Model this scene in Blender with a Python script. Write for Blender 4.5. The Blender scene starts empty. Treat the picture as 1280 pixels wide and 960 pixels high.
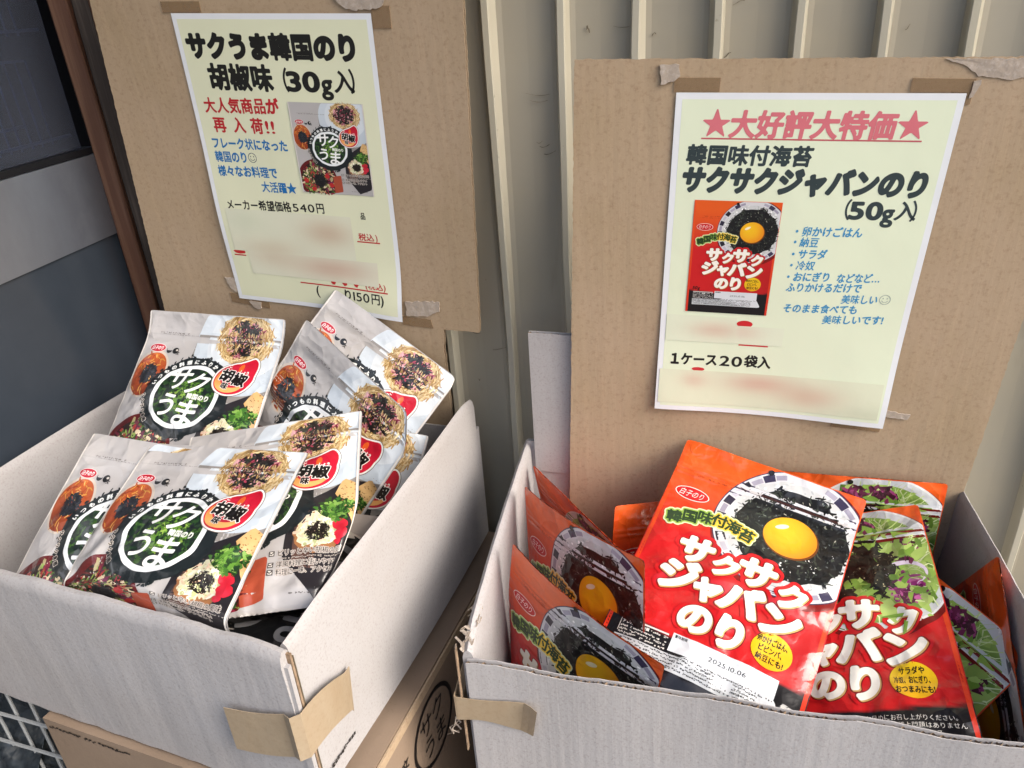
import bpy, math, random
import numpy as np
from mathutils import Matrix, Vector
C = bpy.context.scene.collection
HC = 1.15                                   # camera height above the paving
rad = math.radians

# ---------------------------------------------------------------- camera
def unit(v):
    v = np.array(v, float); return v/np.linalg.norm(v)
UP = unit([-.063, -.891, -.450])
FW = unit(np.array([0, 0, 1.]) - UP*UP[2]); RT = np.cross(FW, UP)
WM = np.array([RT, FW, UP])
cam = bpy.data.cameras.new('camera'); cam.sensor_width = 36; cam.lens = 27.0
cam.clip_start = .02; cam.clip_end = 2000
camo = bpy.data.objects.new('camera', cam); C.objects.link(camo)
m3 = np.array([WM @ [1, 0, 0], WM @ [0, -1, 0], WM @ [0, 0, -1]]).T
M4 = Matrix([list(m3[i]) + [0] for i in range(3)] + [[0, 0, 0, 1]])
M4.translation = Vector((0, 0, HC))
camo.matrix_world = M4
bpy.context.scene.camera = camo

# ---------------------------------------------------------------- light
SUN_EL, SUN_AZ = rad(38), rad(124)           # azimuth clockwise from +Y: from behind the camera, to its right
world = bpy.data.worlds.new('World'); bpy.context.scene.world = world
world.use_nodes = True
nt = world.node_tree; nt.nodes.clear()
sky = nt.nodes.new('ShaderNodeTexSky'); sky.sky_type = 'NISHITA'; sky.sun_disc = False
sky.sun_elevation = SUN_EL; sky.sun_rotation = SUN_AZ; sky.air_density = 1.0; sky.dust_density = 4.0; sky.ozone_density = .4
bg = nt.nodes.new('ShaderNodeBackground'); bg.inputs[1].default_value = .15
wo = nt.nodes.new('ShaderNodeOutputWorld')
nt.links.new(sky.outputs[0], bg.inputs[0]); nt.links.new(bg.outputs[0], wo.inputs[0])
sl = bpy.data.lights.new('sun', 'SUN'); sl.energy = 1.1; sl.angle = rad(32); sl.color = (1, 1, 1)
so = bpy.data.objects.new('sun', sl); C.objects.link(so)
sd = Vector((math.sin(SUN_AZ)*math.cos(SUN_EL), math.cos(SUN_AZ)*math.cos(SUN_EL), math.sin(SUN_EL)))
so.rotation_euler = sd.to_track_quat('Z', 'Y').to_euler(); so.location = (0, 0, 4)
vs = bpy.context.scene.view_settings
vs.view_transform = 'Standard'; vs.look = 'None'; vs.exposure = 1.05; vs.gamma = 1

# ---------------------------------------------------------------- helpers
def lin(c):
    if isinstance(c, str):
        c = [int(c[i:i+2], 16)/255 for i in (0, 2, 4)]
    c = np.array(c, float)
    return np.where(c <= .04045, c/12.92, ((c+.055)/1.055)**2.4)

def mesh_obj(name, V, F, mat, parent=None, org=(0, 0, 0), col=None, nrm=None, smooth=False):
    """V (n,3) in camera-centred world coordinates (z=0 at camera); F (m,3) array or list of polygons"""
    me = bpy.data.meshes.new(name)
    V = np.asarray(V, float) + [0, 0, HC]
    V = V - np.asarray(org, float)
    if isinstance(F, np.ndarray) and F.ndim == 2:
        k = F.shape[1]; m = len(F)
        me.vertices.add(len(V)); me.vertices.foreach_set('co', V.astype(np.float32).ravel())
        me.loops.add(m*k); me.loops.foreach_set('vertex_index', F.astype(np.int32).ravel())
        me.polygons.add(m)
        me.polygons.foreach_set('loop_start', (np.arange(m)*k).astype(np.int32))
        me.update(calc_edges=True); me.validate()
    else:
        me.from_pydata(V.tolist(), [], F); me.update()
    if col is not None:
        a = me.color_attributes.new('Col', 'FLOAT_COLOR', 'POINT')
        cc = np.ones((len(V), 4), np.float32); cc[:, :3] = col
        a.data.foreach_set('color', cc.ravel())
    if nrm is not None or smooth:
        me.polygons.foreach_set('use_smooth', np.ones(len(me.polygons), bool))
    if nrm is not None and len(me.vertices) == len(nrm):
        me.normals_split_custom_set_from_vertices(np.asarray(nrm).tolist())
    if mat: me.materials.append(mat)
    o = bpy.data.objects.new(name, me); C.objects.link(o)
    o.location = org if parent is None else (0, 0, 0)
    if parent is not None: o.parent = parent
    return o

def thing(name, label, cat, loc=(0, 0, 0), group=None):
    o = bpy.data.objects.new(name, None); C.objects.link(o); o.empty_display_size = .02
    o.location = (loc[0], loc[1], loc[2]+HC); o['label'] = label; o['category'] = cat
    if group: o['group'] = group
    return o
def tag(o, label, cat, group=None):
    o['label'] = label; o['category'] = cat
    if group: o['group'] = group
    return o
def struct(o): o['kind'] = 'structure'; return o
def org(p):
    while p.parent: p = p.parent
    return tuple(p.location)

class MB:
    """collects solids"""
    def __init__(s): s.v = []; s.f = []
    def poly(s, vs, fs):
        b = len(s.v); s.v += [list(map(float, p)) for p in vs]; s.f += [[b+i for i in f] for f in fs]
    def hexa(s, p):   # p: 8 points bottom 4 then top 4
        s.poly(p, [[3, 2, 1, 0], [4, 5, 6, 7], [0, 1, 5, 4], [1, 2, 6, 5], [2, 3, 7, 6], [3, 0, 4, 7]])
    def box(s, o, a, b, c):    # origin and three edge vectors (right-handed)
        o, a, b, c = [np.array(q, float) for q in (o, a, b, c)]
        s.hexa([o, o+a, o+a+b, o+b, o+c, o+a+c, o+a+b+c, o+b+c])
    def tube(s, pts, r, n=8):
        pts = [np.array(p, float) for p in pts]; b = len(s.v)
        for i, p in enumerate(pts):
            d = unit(pts[min(i+1, len(pts)-1)]-pts[max(i-1, 0)])
            u = unit(np.cross(d, [0, 0, 1] if abs(d[2]) < .9 else [1, 0, 0])); w = np.cross(d, u)
            for k in range(n):
                t = 2*math.pi*k/n; s.v.append(list(p+r*(math.cos(t)*u+math.sin(t)*w)))
        for i in range(len(pts)-1):
            for k in range(n):
                s.f.append([b+i*n+k, b+i*n+(k+1) % n, b+(i+1)*n+(k+1) % n, b+(i+1)*n+k])
        s.f.append([b+k for k in range(n)][::-1]); s.f.append([b+(len(pts)-1)*n+k for k in range(n)])
    def build(s, name, mat, parent=None, smooth=False):
        return mesh_obj(name, s.v, s.f, mat, parent, org(parent) if parent else (0, 0, 0), smooth=smooth)

def strip_solid(P, Q, th, nrm):
    """sheet between polylines P and Q thickened by th along -nrm"""
    P = [np.array(p, float) for p in P]; Q = [np.array(p, float) for p in Q]; nn = unit(nrm)*th
    n = len(P); V = P+Q+[p-nn for p in P]+[q-nn for q in Q]; F = []
    for i in range(n-1):
        F.append([i, i+1, n+i+1, n+i]); F.append([2*n+i, 3*n+i, 3*n+i+1, 2*n+i+1])
        F.append([i, 2*n+i, 2*n+i+1, i+1]); F.append([n+i, n+i+1, 3*n+i+1, 3*n+i])
    F.append([0, n, 3*n, 2*n]); F.append([n-1, 3*n-1, 4*n-1, 2*n-1])
    return V, F

# ---------------------------------------------------------------- materials
def mat(name, base, rough=.6, spec=.5, metal=0, coat=0, noise=None, bump=None, attr=False, mot=None, sheen=0, coatrough=.05, crumple=None):
    """noise: list of (scale, colour, amount, (lo,hi), stretch) layers mixed over base; bump: list of (scale,dist,stretch)"""
    m = bpy.data.materials.new(name); m.use_nodes = True; t = m.node_tree; b = t.nodes['Principled BSDF']
    tc = t.nodes.new('ShaderNodeTexCoord')
    b.inputs['Roughness'].default_value = rough; b.inputs['Specular IOR Level'].default_value = spec
    b.inputs['Metallic'].default_value = metal; b.inputs['Coat Weight'].default_value = coat
    b.inputs['Coat Roughness'].default_value = coatrough
    def mapped(stretch):
        mp = t.nodes.new('ShaderNodeMapping'); mp.inputs['Scale'].default_value = stretch
        t.links.new(tc.outputs['Object'], mp.inputs[0]); return mp.outputs[0]
    if attr:
        a = t.nodes.new('ShaderNodeAttribute'); a.attribute_name = 'Col'; cur = a.outputs['Color']
    else:
        r = t.nodes.new('ShaderNodeRGB'); r.outputs[0].default_value = (*lin(base), 1); cur = r.outputs[0]
    for (sc, c, amt, (lo, hi), st) in (noise or []):
        n = t.nodes.new('ShaderNodeTexNoise'); n.inputs['Scale'].default_value = sc; n.inputs['Detail'].default_value = 6
        n.inputs['Roughness'].default_value = .6
        t.links.new(mapped(st), n.inputs['Vector'])
        mr = t.nodes.new('ShaderNodeMapRange'); mr.inputs[1].default_value = lo; mr.inputs[2].default_value = hi
        mr.inputs[3].default_value = 0; mr.inputs[4].default_value = amt
        t.links.new(n.outputs[0], mr.inputs[0])
        mx = t.nodes.new('ShaderNodeMix'); mx.data_type = 'RGBA'
        t.links.new(mr.outputs[0], mx.inputs[0]); t.links.new(cur, mx.inputs[6]); mx.inputs[7].default_value = (*lin(c), 1)
        cur = mx.outputs[2]
    t.links.new(cur, b.inputs['Base Color'])
    prev = None
    for (sc, dist, st) in (bump or []):
        n = t.nodes.new('ShaderNodeTexNoise'); n.inputs['Scale'].default_value = sc; n.inputs['Detail'].default_value = 4
        t.links.new(mapped(st), n.inputs['Vector'])
        bp = t.nodes.new('ShaderNodeBump'); bp.inputs['Distance'].default_value = dist; bp.inputs['Strength'].default_value = 1
        t.links.new(n.outputs[0], bp.inputs['Height'])
        if prev: t.links.new(prev, bp.inputs['Normal'])
        prev = bp.outputs[0]
    if crumple:
        sc, dist = crumple
        n = t.nodes.new('ShaderNodeTexNoise'); n.inputs['Scale'].default_value = sc*.7; n.inputs['Detail'].default_value = 3
        t.links.new(tc.outputs['Object'], n.inputs['Vector'])
        va = t.nodes.new('ShaderNodeVectorMath'); va.operation = 'MULTIPLY_ADD'; va.inputs[1].default_value = (1.1/sc,)*3
        t.links.new(n.outputs['Color'], va.inputs[0]); t.links.new(tc.outputs['Object'], va.inputs[2])
        last = prev
        for f in (1, 2.7):
            vo = t.nodes.new('ShaderNodeTexVoronoi'); vo.inputs['Scale'].default_value = sc*f; t.links.new(va.outputs[0], vo.inputs['Vector'])
            mk = t.nodes.new('ShaderNodeTexNoise'); mk.inputs['Scale'].default_value = sc*.35*f; t.links.new(tc.outputs['Object'], mk.inputs['Vector'])
            mr = t.nodes.new('ShaderNodeMapRange'); mr.inputs[1].default_value = .42; mr.inputs[2].default_value = .68; t.links.new(mk.outputs[0], mr.inputs[0])
            mu = t.nodes.new('ShaderNodeMath'); mu.operation = 'MULTIPLY'; t.links.new(vo.outputs['Distance'], mu.inputs[0]); t.links.new(mr.outputs[0], mu.inputs[1])
            bp = t.nodes.new('ShaderNodeBump'); bp.inputs['Distance'].default_value = dist/f**1.2; t.links.new(mu.outputs[0], bp.inputs['Height'])
            if last: t.links.new(last, bp.inputs['Normal'])
            last = bp.outputs[0]
        prev = last
    if prev:
        t.links.new(prev, b.inputs['Normal'])
        if coat: t.links.new(prev, b.inputs['Coat Normal'])
    return m
I3 = (1, 1, 1)
M = {}
M['kraft'] = mat('kraft_cardboard', 'AE9980', .8, .25, noise=[(9, 'A38E6E', .5, (.4, .7), I3), (2.6, '93805F', .45, (.5, .72), I3), (260, '8A7058', .55, (.52, .75), I3), (600, 'C6AE92', .4, (.55, .8), I3), (700, '5f4a38', .7, (.70, .78), I3), (60, 'BCA68C', .12, (.45, .65), (1, 1, .03)), (190, '86694f', .35, (.60, .74), (1, 1, 2.2))],
                 bump=[(300, .00008, I3), (110, .00045, (1, 1, .012)), (6, .002, (1, 1, .3))])
M['white_board'] = mat('white_lined_cardboard', 'ADACAE', .75, .3, noise=[(2.2, '9B9592', .5, (.45, .7), I3), (6, 'A8A4A2', .5, (.35, .7), I3), (22, 'A29E9D', .35, (.5, .72), I3), (1200, '7d7572', .4, (.62, .72), I3), (480, '8D8582', .6, (.52, .72), I3), (800, '6B6260', .55, (.7, .8), I3)],
                       bump=[(250, .00025, I3), (95, .0005, (1, 1, .02)), (9, .003, (1, 1, .25))])
M['board_edge'] = mat('cut_cardboard_edge', '9A8570', .9, .1, noise=[(200, '6f5c4a', .7, (.4, .7), I3)])
M['carton'] = mat('brown_carton', '8F7D6C', .78, .25, noise=[(7, '7d6c5c', .6, (.4, .7), I3), (400, '6b5a4a', .5, (.6, .8), I3)], bump=[(200, .0003, I3)])
M['tape_kraft'] = mat('kraft_paper_tape', 'A6967F', .38, .5, noise=[(40, '9B866B', .5, (.4, .7), (1, 1, .3)), (300, '8c775d', .3, (.5, .7), I3)], bump=[(60, .0006, I3)])
M['tape_brown'] = mat('brown_paper_tape', '93795A', .5, .4, noise=[(60, '866c50', .5, (.4, .7), I3)], bump=[(80, .0003, I3)])
M['torn'] = mat('torn_paper', 'AFA294', .85, .2, noise=[(60, 'A2968B', .5, (.4, .65), I3), (300, 'C9C0B8', .5, (.5, .7), I3)], bump=[(120, .001, I3)])
M['siding'] = mat('painted_siding', 'A39D8E', .42, .45, noise=[(3, '8C8574', .6, (.35, .7), (1, 1, .3)), (14, 'A29A86', .5, (.45, .7), I3), (90, '6d6454', .6, (.71, .78), I3), (25, '857b69', .45, (.62, .75), (1, 1, .25))],
                 bump=[(5, .002, I3)])
M['rib'] = mat('siding_rib', 'B9B4A2', .4, .45, noise=[(20, 'A9A598', .5, (.45, .7), (1, 1, .15)), (150, '7d745f', .5, (.68, .76), I3)])
M['scuff'] = mat('dark_scuff', '6b6253', .8, .2)
M['wood'] = mat('stained_wood', '6A4A3A', .55, .35, noise=[(30, '4A3026', .8, (.35, .65), (1, 1, .06)), (110, '8A6A54', .5, (.5, .7), (1, 1, .03))], bump=[(120, .0008, (1, 1, .04))])
M['wood_grey'] = mat('weathered_wood', '4C443F', .7, .25, noise=[(40, '322a26', .8, (.35, .65), (1, 1, .05)), (150, '75695f', .6, (.5, .7), (1, 1, .03))], bump=[(120, .001, (1, 1, .04))])
M['steel'] = mat('scratched_steel', 'A0A8B6', .42, .5, metal=.75, noise=[(5, '6c6d76', .7, (.35, .7), (1, 1, .5)), (35, '9A9FAA', .5, (.5, .75), I3)], bump=[(120, .0002, (1, 1, .2))])
M['door_paint'] = mat('blue_grey_door', '3B424C', .16, .5, noise=[(4, '222a33', .5, (.4, .7), I3)], bump=[(4, .002, I3)])
M['black_frame'] = mat('black_gasket', '15161A', .5, .4)
M['paper'] = mat('printed_paper', None, .5, .35, attr=True, bump=[(25, .0007, I3)])
M['film'] = mat('printed_glossy_film', None, .32, .4, attr=True, coat=.6, coatrough=.06, bump=[(38, .0008, I3)], crumple=(30, .0058))
M['film_back'] = mat('plain_film_back', 'B9B2AA', .3, .5, coat=.4, bump=[(38, .0014, I3)])
M['film_red'] = mat('red_film_back', 'C2421C', .28, .5, coat=.5, noise=[(20, '9c2c14', .5, (.4, .7), I3)], bump=[(38, .0016, I3)])
M['ink'] = mat('black_ink', '2A2624', .7, .2, noise=[(200, '5b5148', .4, (.5, .75), I3)])
M['ink_orange'] = mat('orange_ink', 'A8683A', .7, .2, noise=[(100, '8f7452', .6, (.45, .7), I3)])
M['wire'] = mat('galvanised_wire', '9EA2A4', .4, .5, metal=.2)
M['shelf_wire'] = mat('painted_wire', '3C4462', .4, .5)
M['paving'] = mat('dark_paving', '46443f', .85, .3, noise=[(4, '3a3834', .7, (.35, .7), I3), (90, '5c5954', .6, (.5, .7), I3)], bump=[(80, .002, I3)])
M['dark'] = mat('dark_interior', '0F1015', .8, .2)
g = bpy.data.materials.new('dark_glass'); g.use_nodes = True
b = g.node_tree.nodes['Principled BSDF']; b.inputs['Base Color'].default_value = (.30, .34, .44, 1); b.inputs['Roughness'].default_value = .06
b.inputs['Transmission Weight'].default_value = .9; b.inputs['IOR'].default_value = 1.12
M['glass'] = g

M['tape_brown'].node_tree.nodes['Principled BSDF'].inputs['Alpha'].default_value = .6
# ---------------------------------------------------------------- flat art engine: coloured triangles in 2-D
class Art:
    def __init__(s): s.it = []
    def add(s, V, T, col, z, grp='printed_design'):
        V = np.asarray(V, float).reshape(-1, 2); T = np.asarray(T, int).reshape(-1, 3)
        if not len(T): return
        c = np.asarray(col, float)
        if c.ndim == 1: c = np.tile(c, (len(V), 1))
        z = np.asarray(z, float)
        if z.ndim == 0: z = np.full(len(V), float(z))
        s.it.append((V, T, c, z, grp))
    def groups(s): return sorted({i[4] for i in s.it})
    def merged(s, grp):
        Vs, Ts, Cs, Zs = [], [], [], []; b = 0
        for V, T, c, z, g_ in s.it:
            if g_ != grp: continue
            Vs.append(V); Ts.append(T+b); Cs.append(c); Zs.append(z); b += len(V)
        return np.vstack(Vs), np.vstack(Ts), np.vstack(Cs), np.concatenate(Zs)

def march(fn, x0, y0, x1, y1, res):
    nx = max(1, int(math.ceil((x1-x0)/res))); ny = max(1, int(math.ceil((y1-y0)/res)))
    X, Y = np.meshgrid(np.linspace(x0, x1, nx+1), np.linspace(y0, y1, ny+1))
    F = fn(X, Y); ins = F > 0
    cnt = ins[:-1, :-1].astype(int)+ins[1:, :-1]+ins[:-1, 1:]+ins[1:, 1:]
    idx = np.arange((nx+1)*(ny+1)).reshape(ny+1, nx+1)
    j, i = np.nonzero(cnt == 4)
    a, b_, c, d = idx[j, i], idx[j, i+1], idx[j+1, i+1], idx[j+1, i]
    T = np.vstack([np.c_[a, b_, c], np.c_[a, c, d]]) if len(a) else np.zeros((0, 3), int)
    V = np.c_[X.ravel(), Y.ravel()]
    ev = []; et = []; n0 = len(V)
    Fr = F.ravel()
    for j, i in zip(*np.nonzero((cnt > 0) & (cnt < 4))):
        q = [idx[j, i], idx[j, i+1], idx[j+1, i+1], idx[j+1, i]]; poly = []
        for k in range(4):
            p, r = q[k], q[(k+1) % 4]; fp, fr = Fr[p], Fr[r]
            if fp > 0: poly.append(V[p])
            if (fp > 0) != (fr > 0):
                t = fp/(fp-fr); poly.append(V[p]+(V[r]-V[p])*t)
        b0 = n0+len(ev); ev += poly
        for k in range(1, len(poly)-1): et.append((b0, b0+k, b0+k+1))
    if ev: V = np.vstack([V, np.array(ev)]); T = np.vstack([T, np.array(et, int)])
    if not len(T): return V[:0], T
    used = np.unique(T); rm = np.zeros(len(V), int); rm[used] = np.arange(len(used))
    return V[used], rm[T]

def shape(art, fn, bb, res, col, z, grp='printed_design', clip=None):
    f = fn if clip is None else (lambda X, Y: np.minimum(fn(X, Y), clip(X, Y)))
    V, T = march(f, bb[0], bb[1], bb[2], bb[3], res)
    if not len(T): return
    c = col(V[:, 0], V[:, 1]) if callable(col) else lin(col)
    art.add(V, T, c, z, grp)

def ell(cx, cy, rx, ry=None, rough=0, seed=0, ang=0):
    ry = ry or rx; rs = np.random.RandomState(seed); A = rs.randn(14)*rough*.5; ph = rs.rand(14)*6.28; ca, sa = math.cos(ang), math.sin(ang)
    def f(X, Y):
        u = ((X-cx)*ca+(Y-cy)*sa)/rx; v = (-(X-cx)*sa+(Y-cy)*ca)/ry; r = np.hypot(u, v); th = np.arctan2(v, u); R = 1.0
        if rough: R = 1+sum(A[k]*np.cos((k+3)*th+ph[k]) for k in range(14))
        return (R-r)*min(rx, ry)
    return f
def sub(f, g_): return lambda X, Y: np.minimum(f(X, Y), -g_(X, Y))
def inter(f, g_): return lambda X, Y: np.minimum(f(X, Y), g_(X, Y))
def polyf(pts):
    pts = np.array(pts, float)       # convex; any orientation
    c = pts.mean(0)
    def f(X, Y):
        r = None
        for k in range(len(pts)):
            p, q = pts[k], pts[(k+1) % len(pts)]; n = np.array([-(q-p)[1], (q-p)[0]]); n /= np.linalg.norm(n)
            if np.dot(n, c-p) < 0: n = -n
            d = (X-p[0])*n[0]+(Y-p[1])*n[1]; r = d if r is None else np.minimum(r, d)
        return r
    return f
def disc(art, cx, cy, rx, ry, col, z, res=.014, rough=0, seed=0, clip=None, grp='printed_design', ang=0):
    m = max(rx, ry or rx)*1.35
    shape(art, ell(cx, cy, rx, ry, rough, seed, ang), (cx-m, cy-m, cx+m, cy+m), res, col, z, grp, clip)
def rect(art, x0, y0, x1, y1, col, z, res=.03, grp='printed_design', clip=None):
    if clip is None:
        nx = max(1, int((x1-x0)/res)); ny = max(1, int((y1-y0)/res))
        X, Y = np.meshgrid(np.linspace(x0, x1, nx+1), np.linspace(y0, y1, ny+1)); idx = np.arange(X.size).reshape(X.shape)
        a, b_, c, d = idx[:-1, :-1].ravel(), idx[:-1, 1:].ravel(), idx[1:, 1:].ravel(), idx[1:, :-1].ravel()
        V = np.c_[X.ravel(), Y.ravel()]
        art.add(V, np.vstack([np.c_[a, b_, c], np.c_[a, c, d]]), col(V[:, 0], V[:, 1]) if callable(col) else lin(col), z, grp)
    else: shape(art, polyf([(x0, y0), (x1, y0), (x1, y1), (x0, y1)]), (x0-.01, y0-.01, x1+.01, y1+.01), res, col, z, grp, clip)

def shards(art, fn, bb, n, ln, wd, cols, z, seed, orient=None, jit=1.0, grp='printed_design', curl=0.0, zr=.9):
    """n short strips whose centres satisfy fn>0"""
    rs = np.random.RandomState(seed); P = np.zeros((0, 2))
    while len(P) < n:
        q = np.c_[rs.uniform(bb[0], bb[2], n*3), rs.uniform(bb[1], bb[3], n*3)]; q = q[fn(q[:, 0], q[:, 1]) > 0]
        if not len(q): return
        P = np.vstack([P, q])
    P = P[:n]; base = orient(P[:, 0], P[:, 1]) if orient else np.zeros(n)
    th = base+rs.uniform(-1, 1, n)*jit*math.pi/2 if orient else rs.uniform(0, math.pi, n)
    L = ln*rs.uniform(.5, 1.3, n); W_ = wd*rs.uniform(.5, 1.4, n); cu = curl*rs.randn(n)
    cc = np.array([lin(c) for c in cols])[rs.randint(0, len(cols), n)]*rs.uniform(.75, 1.2, (n, 1))
    zz = z+rs.rand(n)*zr
    d = np.c_[np.cos(th), np.sin(th)]; e = np.c_[-np.sin(th), np.cos(th)]
    ks = (-.5, 0, .5); V = []
    for k in ks:
        ctr = P+d*(L*k)[:, None]+e*(cu*L*(k*k*4))[:, None]; ww = W_*(1 if k == 0 else .55)
        V += [ctr-e*(ww/2)[:, None], ctr+e*(ww/2)[:, None]]
    V = np.stack(V, 1).reshape(-1, 2)
    b0 = (np.arange(n)*6)[:, None]; T = np.vstack([b0+np.array([t]) for t in ((0, 2, 1), (1, 2, 3), (2, 4, 3), (3, 4, 5))])
    art.add(V, T, np.clip(np.repeat(cc, 6, 0), 0, 1), np.repeat(zz, 6), grp)

# glyphs: signed distance from the font outline gives fat, rounded poster lettering
_fc = bpy.data.curves.new('lettering_source', 'FONT'); _fo = bpy.data.objects.new('lettering_source', _fc); C.objects.link(_fo)
_seg = {}
def glyph_seg(ch):
    if ch not in _seg:
        _fc.body = ch; me = _fo.to_mesh(); ec = {}
        for p in me.polygons:
            for k in p.edge_keys: ec[k] = ec.get(k, 0)+1
        co = np.array([(v.co.x, -v.co.y) for v in me.vertices]).reshape(-1, 2)
        ed = [k for k in ec if ec[k] == 1]
        _seg[ch] = np.array([[co[a], co[b_]] for a, b_ in ed]) if ed else np.zeros((0, 2, 2)); _fo.to_mesh_clear()
    return _seg[ch]
def is_cjk(ch): return ord(ch) > 0x2E80
_gl = {}
def glyph(ch, lvl, n):
    key = (ch, round(lvl, 4), n)
    if key in _gl: return _gl[key]
    S = glyph_seg(ch)
    if not len(S): _gl[key] = (np.zeros((0, 2)), np.zeros((0, 3), int)); return _gl[key]
    lo = S.reshape(-1, 2).min(0)-lvl-.03; hi = S.reshape(-1, 2).max(0)+lvl+.03
    A = S[:, 0]; B = S[:, 1]; D = B-A; L2 = (D**2).sum(1)+1e-12
    def f(X, Y):
        sh = X.shape; P = np.c_[X.ravel(), Y.ravel()]; out = np.empty(len(P))
        for s0 in range(0, len(P), 2000):
            p = P[s0:s0+2000]; AP = p[:, None]-A[None]; t = np.clip((AP*D).sum(2)/L2, 0, 1)
            d = np.sqrt(((AP-t[..., None]*D)**2).sum(2).min(1))
            cr = ((A[:, 1] > p[:, 1:2]) != (B[:, 1] > p[:, 1:2])) & (p[:, :1] < D[:, 0]*(p[:, 1:2]-A[:, 1])/(D[:, 1]+1e-15)+A[:, 0])
            out[s0:s0+2000] = np.where(cr.sum(1) % 2 == 1, d, -d)
        return out.reshape(sh)+lvl
    r = march(f, lo[0], lo[1], hi[0], hi[1], 1.0/n); _gl[key] = r; return r
def put(art, ch, cx, cy, w, h, lvl, col, z, n=30, ang=0, slant=0, grp='printed_design'):
    V, T = glyph(ch, lvl, n)
    if not len(T): return
    S = glyph_seg(ch).reshape(-1, 2); mx = .5 if is_cjk(ch) else (S[:, 0].min()+S[:, 0].max())/2
    v = V-[mx, -.37]; x = v[:, 0]*w+slant*(-v[:, 1])*h; y = v[:, 1]*h; c, s = math.cos(ang), math.sin(ang)
    art.add(np.c_[cx+x*c-y*s, cy+x*s+y*c], T, lin(col) if not callable(col) else col(cx+x, v[:, 1]), z, grp)
def adv(ch):
    if ch == ' ': return .3
    if is_cjk(ch): return 1.0
    S = glyph_seg(ch).reshape(-1, 2)
    return (S[:, 0].max()-S[:, 0].min())+.12
def text(art, s, x0, x1, yc, h, lvl, col, z, n=26, slant=0, grp='printed_design', y1=None, halo=None):
    ad = [adv(c) for c in s]; lv0 = lvl; sx = (x1-x0)/sum(ad); x = x0; y1 = yc if y1 is None else y1
    a = math.atan2(y1-yc, x1-x0)
    for c, d in zip(s, ad):
        cx = x+d*sx/2; t = (cx-x0)/(x1-x0)
        if c != ' ':
            lvl = lv0*.58 if (ord(c) >= 0x4E00 and lv0 > .025 and ord(c) < 0xFF00) else lv0
            if halo: put(art, c, cx, yc+(y1-yc)*t, sx, h, lvl+halo[0], halo[1], z-1+.3*(len(s) % 2), n, a, slant, grp)
            put(art, c, cx, yc+(y1-yc)*t, sx, h, lvl, col, z, n, a, slant, grp)
        x += d*sx
def starf(cx, cy, r):
    def f(X, Y):
        x, y = X-cx, Y-cy; rr = np.hypot(x, y); th = (np.arctan2(x, -y)+math.pi/5) % (2*math.pi/5)-math.pi/5
        th = np.abs(th); ri = r*.45; a = math.pi/5
        # edge from (r,0) to (ri at angle a)
        px, py = rr*np.cos(th), rr*np.sin(th); ex, ey = ri*math.cos(a)-r, ri*math.sin(a); l = math.hypot(ex, ey)
        return -((px-r)*(-ey)+py*ex)/l*-1*-1
    return f
def micro(art, x0, x1, y, h, col, z, seed, dens=.75, y1=None, grp='printed_design'):
    """a row of print too small to read: tiny uneven dashes"""
    rs = random.Random(seed); x = x0; V = []; T = []; y1 = y if y1 is None else y1
    while x < x1-h*.4:
        w = h*rs.uniform(.35, .9)
        if rs.random() < dens:
            for _ in range(2):
                ya = y+(y1-y)*(x-x0)/(x1-x0)-h/2+h*rs.uniform(0, .6); hh = h*rs.uniform(.18, .45); b0 = len(V)
                V += [(x, ya), (x+w*.8, ya), (x+w*.8, ya+hh), (x, ya+hh)]; T += [(b0, b0+1, b0+2), (b0, b0+2, b0+3)]
        x += w
    if V: art.add(V, T, lin(col), z+np.repeat(np.arange(len(V)//4) % 5, 4)*.08, grp)
def smiley(art, cx, cy, r, col, z):
    shape(art, sub(ell(cx, cy, r), ell(cx, cy, r*.86)), (cx-r*1.1, cy-r*1.1, cx+r*1.1, cy+r*1.1), r/7, col, z)
    for s in (-1, 1): disc(art, cx+s*r*.35, cy-r*.25, r*.1, r*.16, col, z, r/10)
    shape(art, inter(sub(ell(cx, cy, r*.6), ell(cx, cy, r*.48)), lambda X, Y: Y-cy-r*.12), (cx-r, cy-r, cx+r, cy+r), r/8, col, z)

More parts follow.
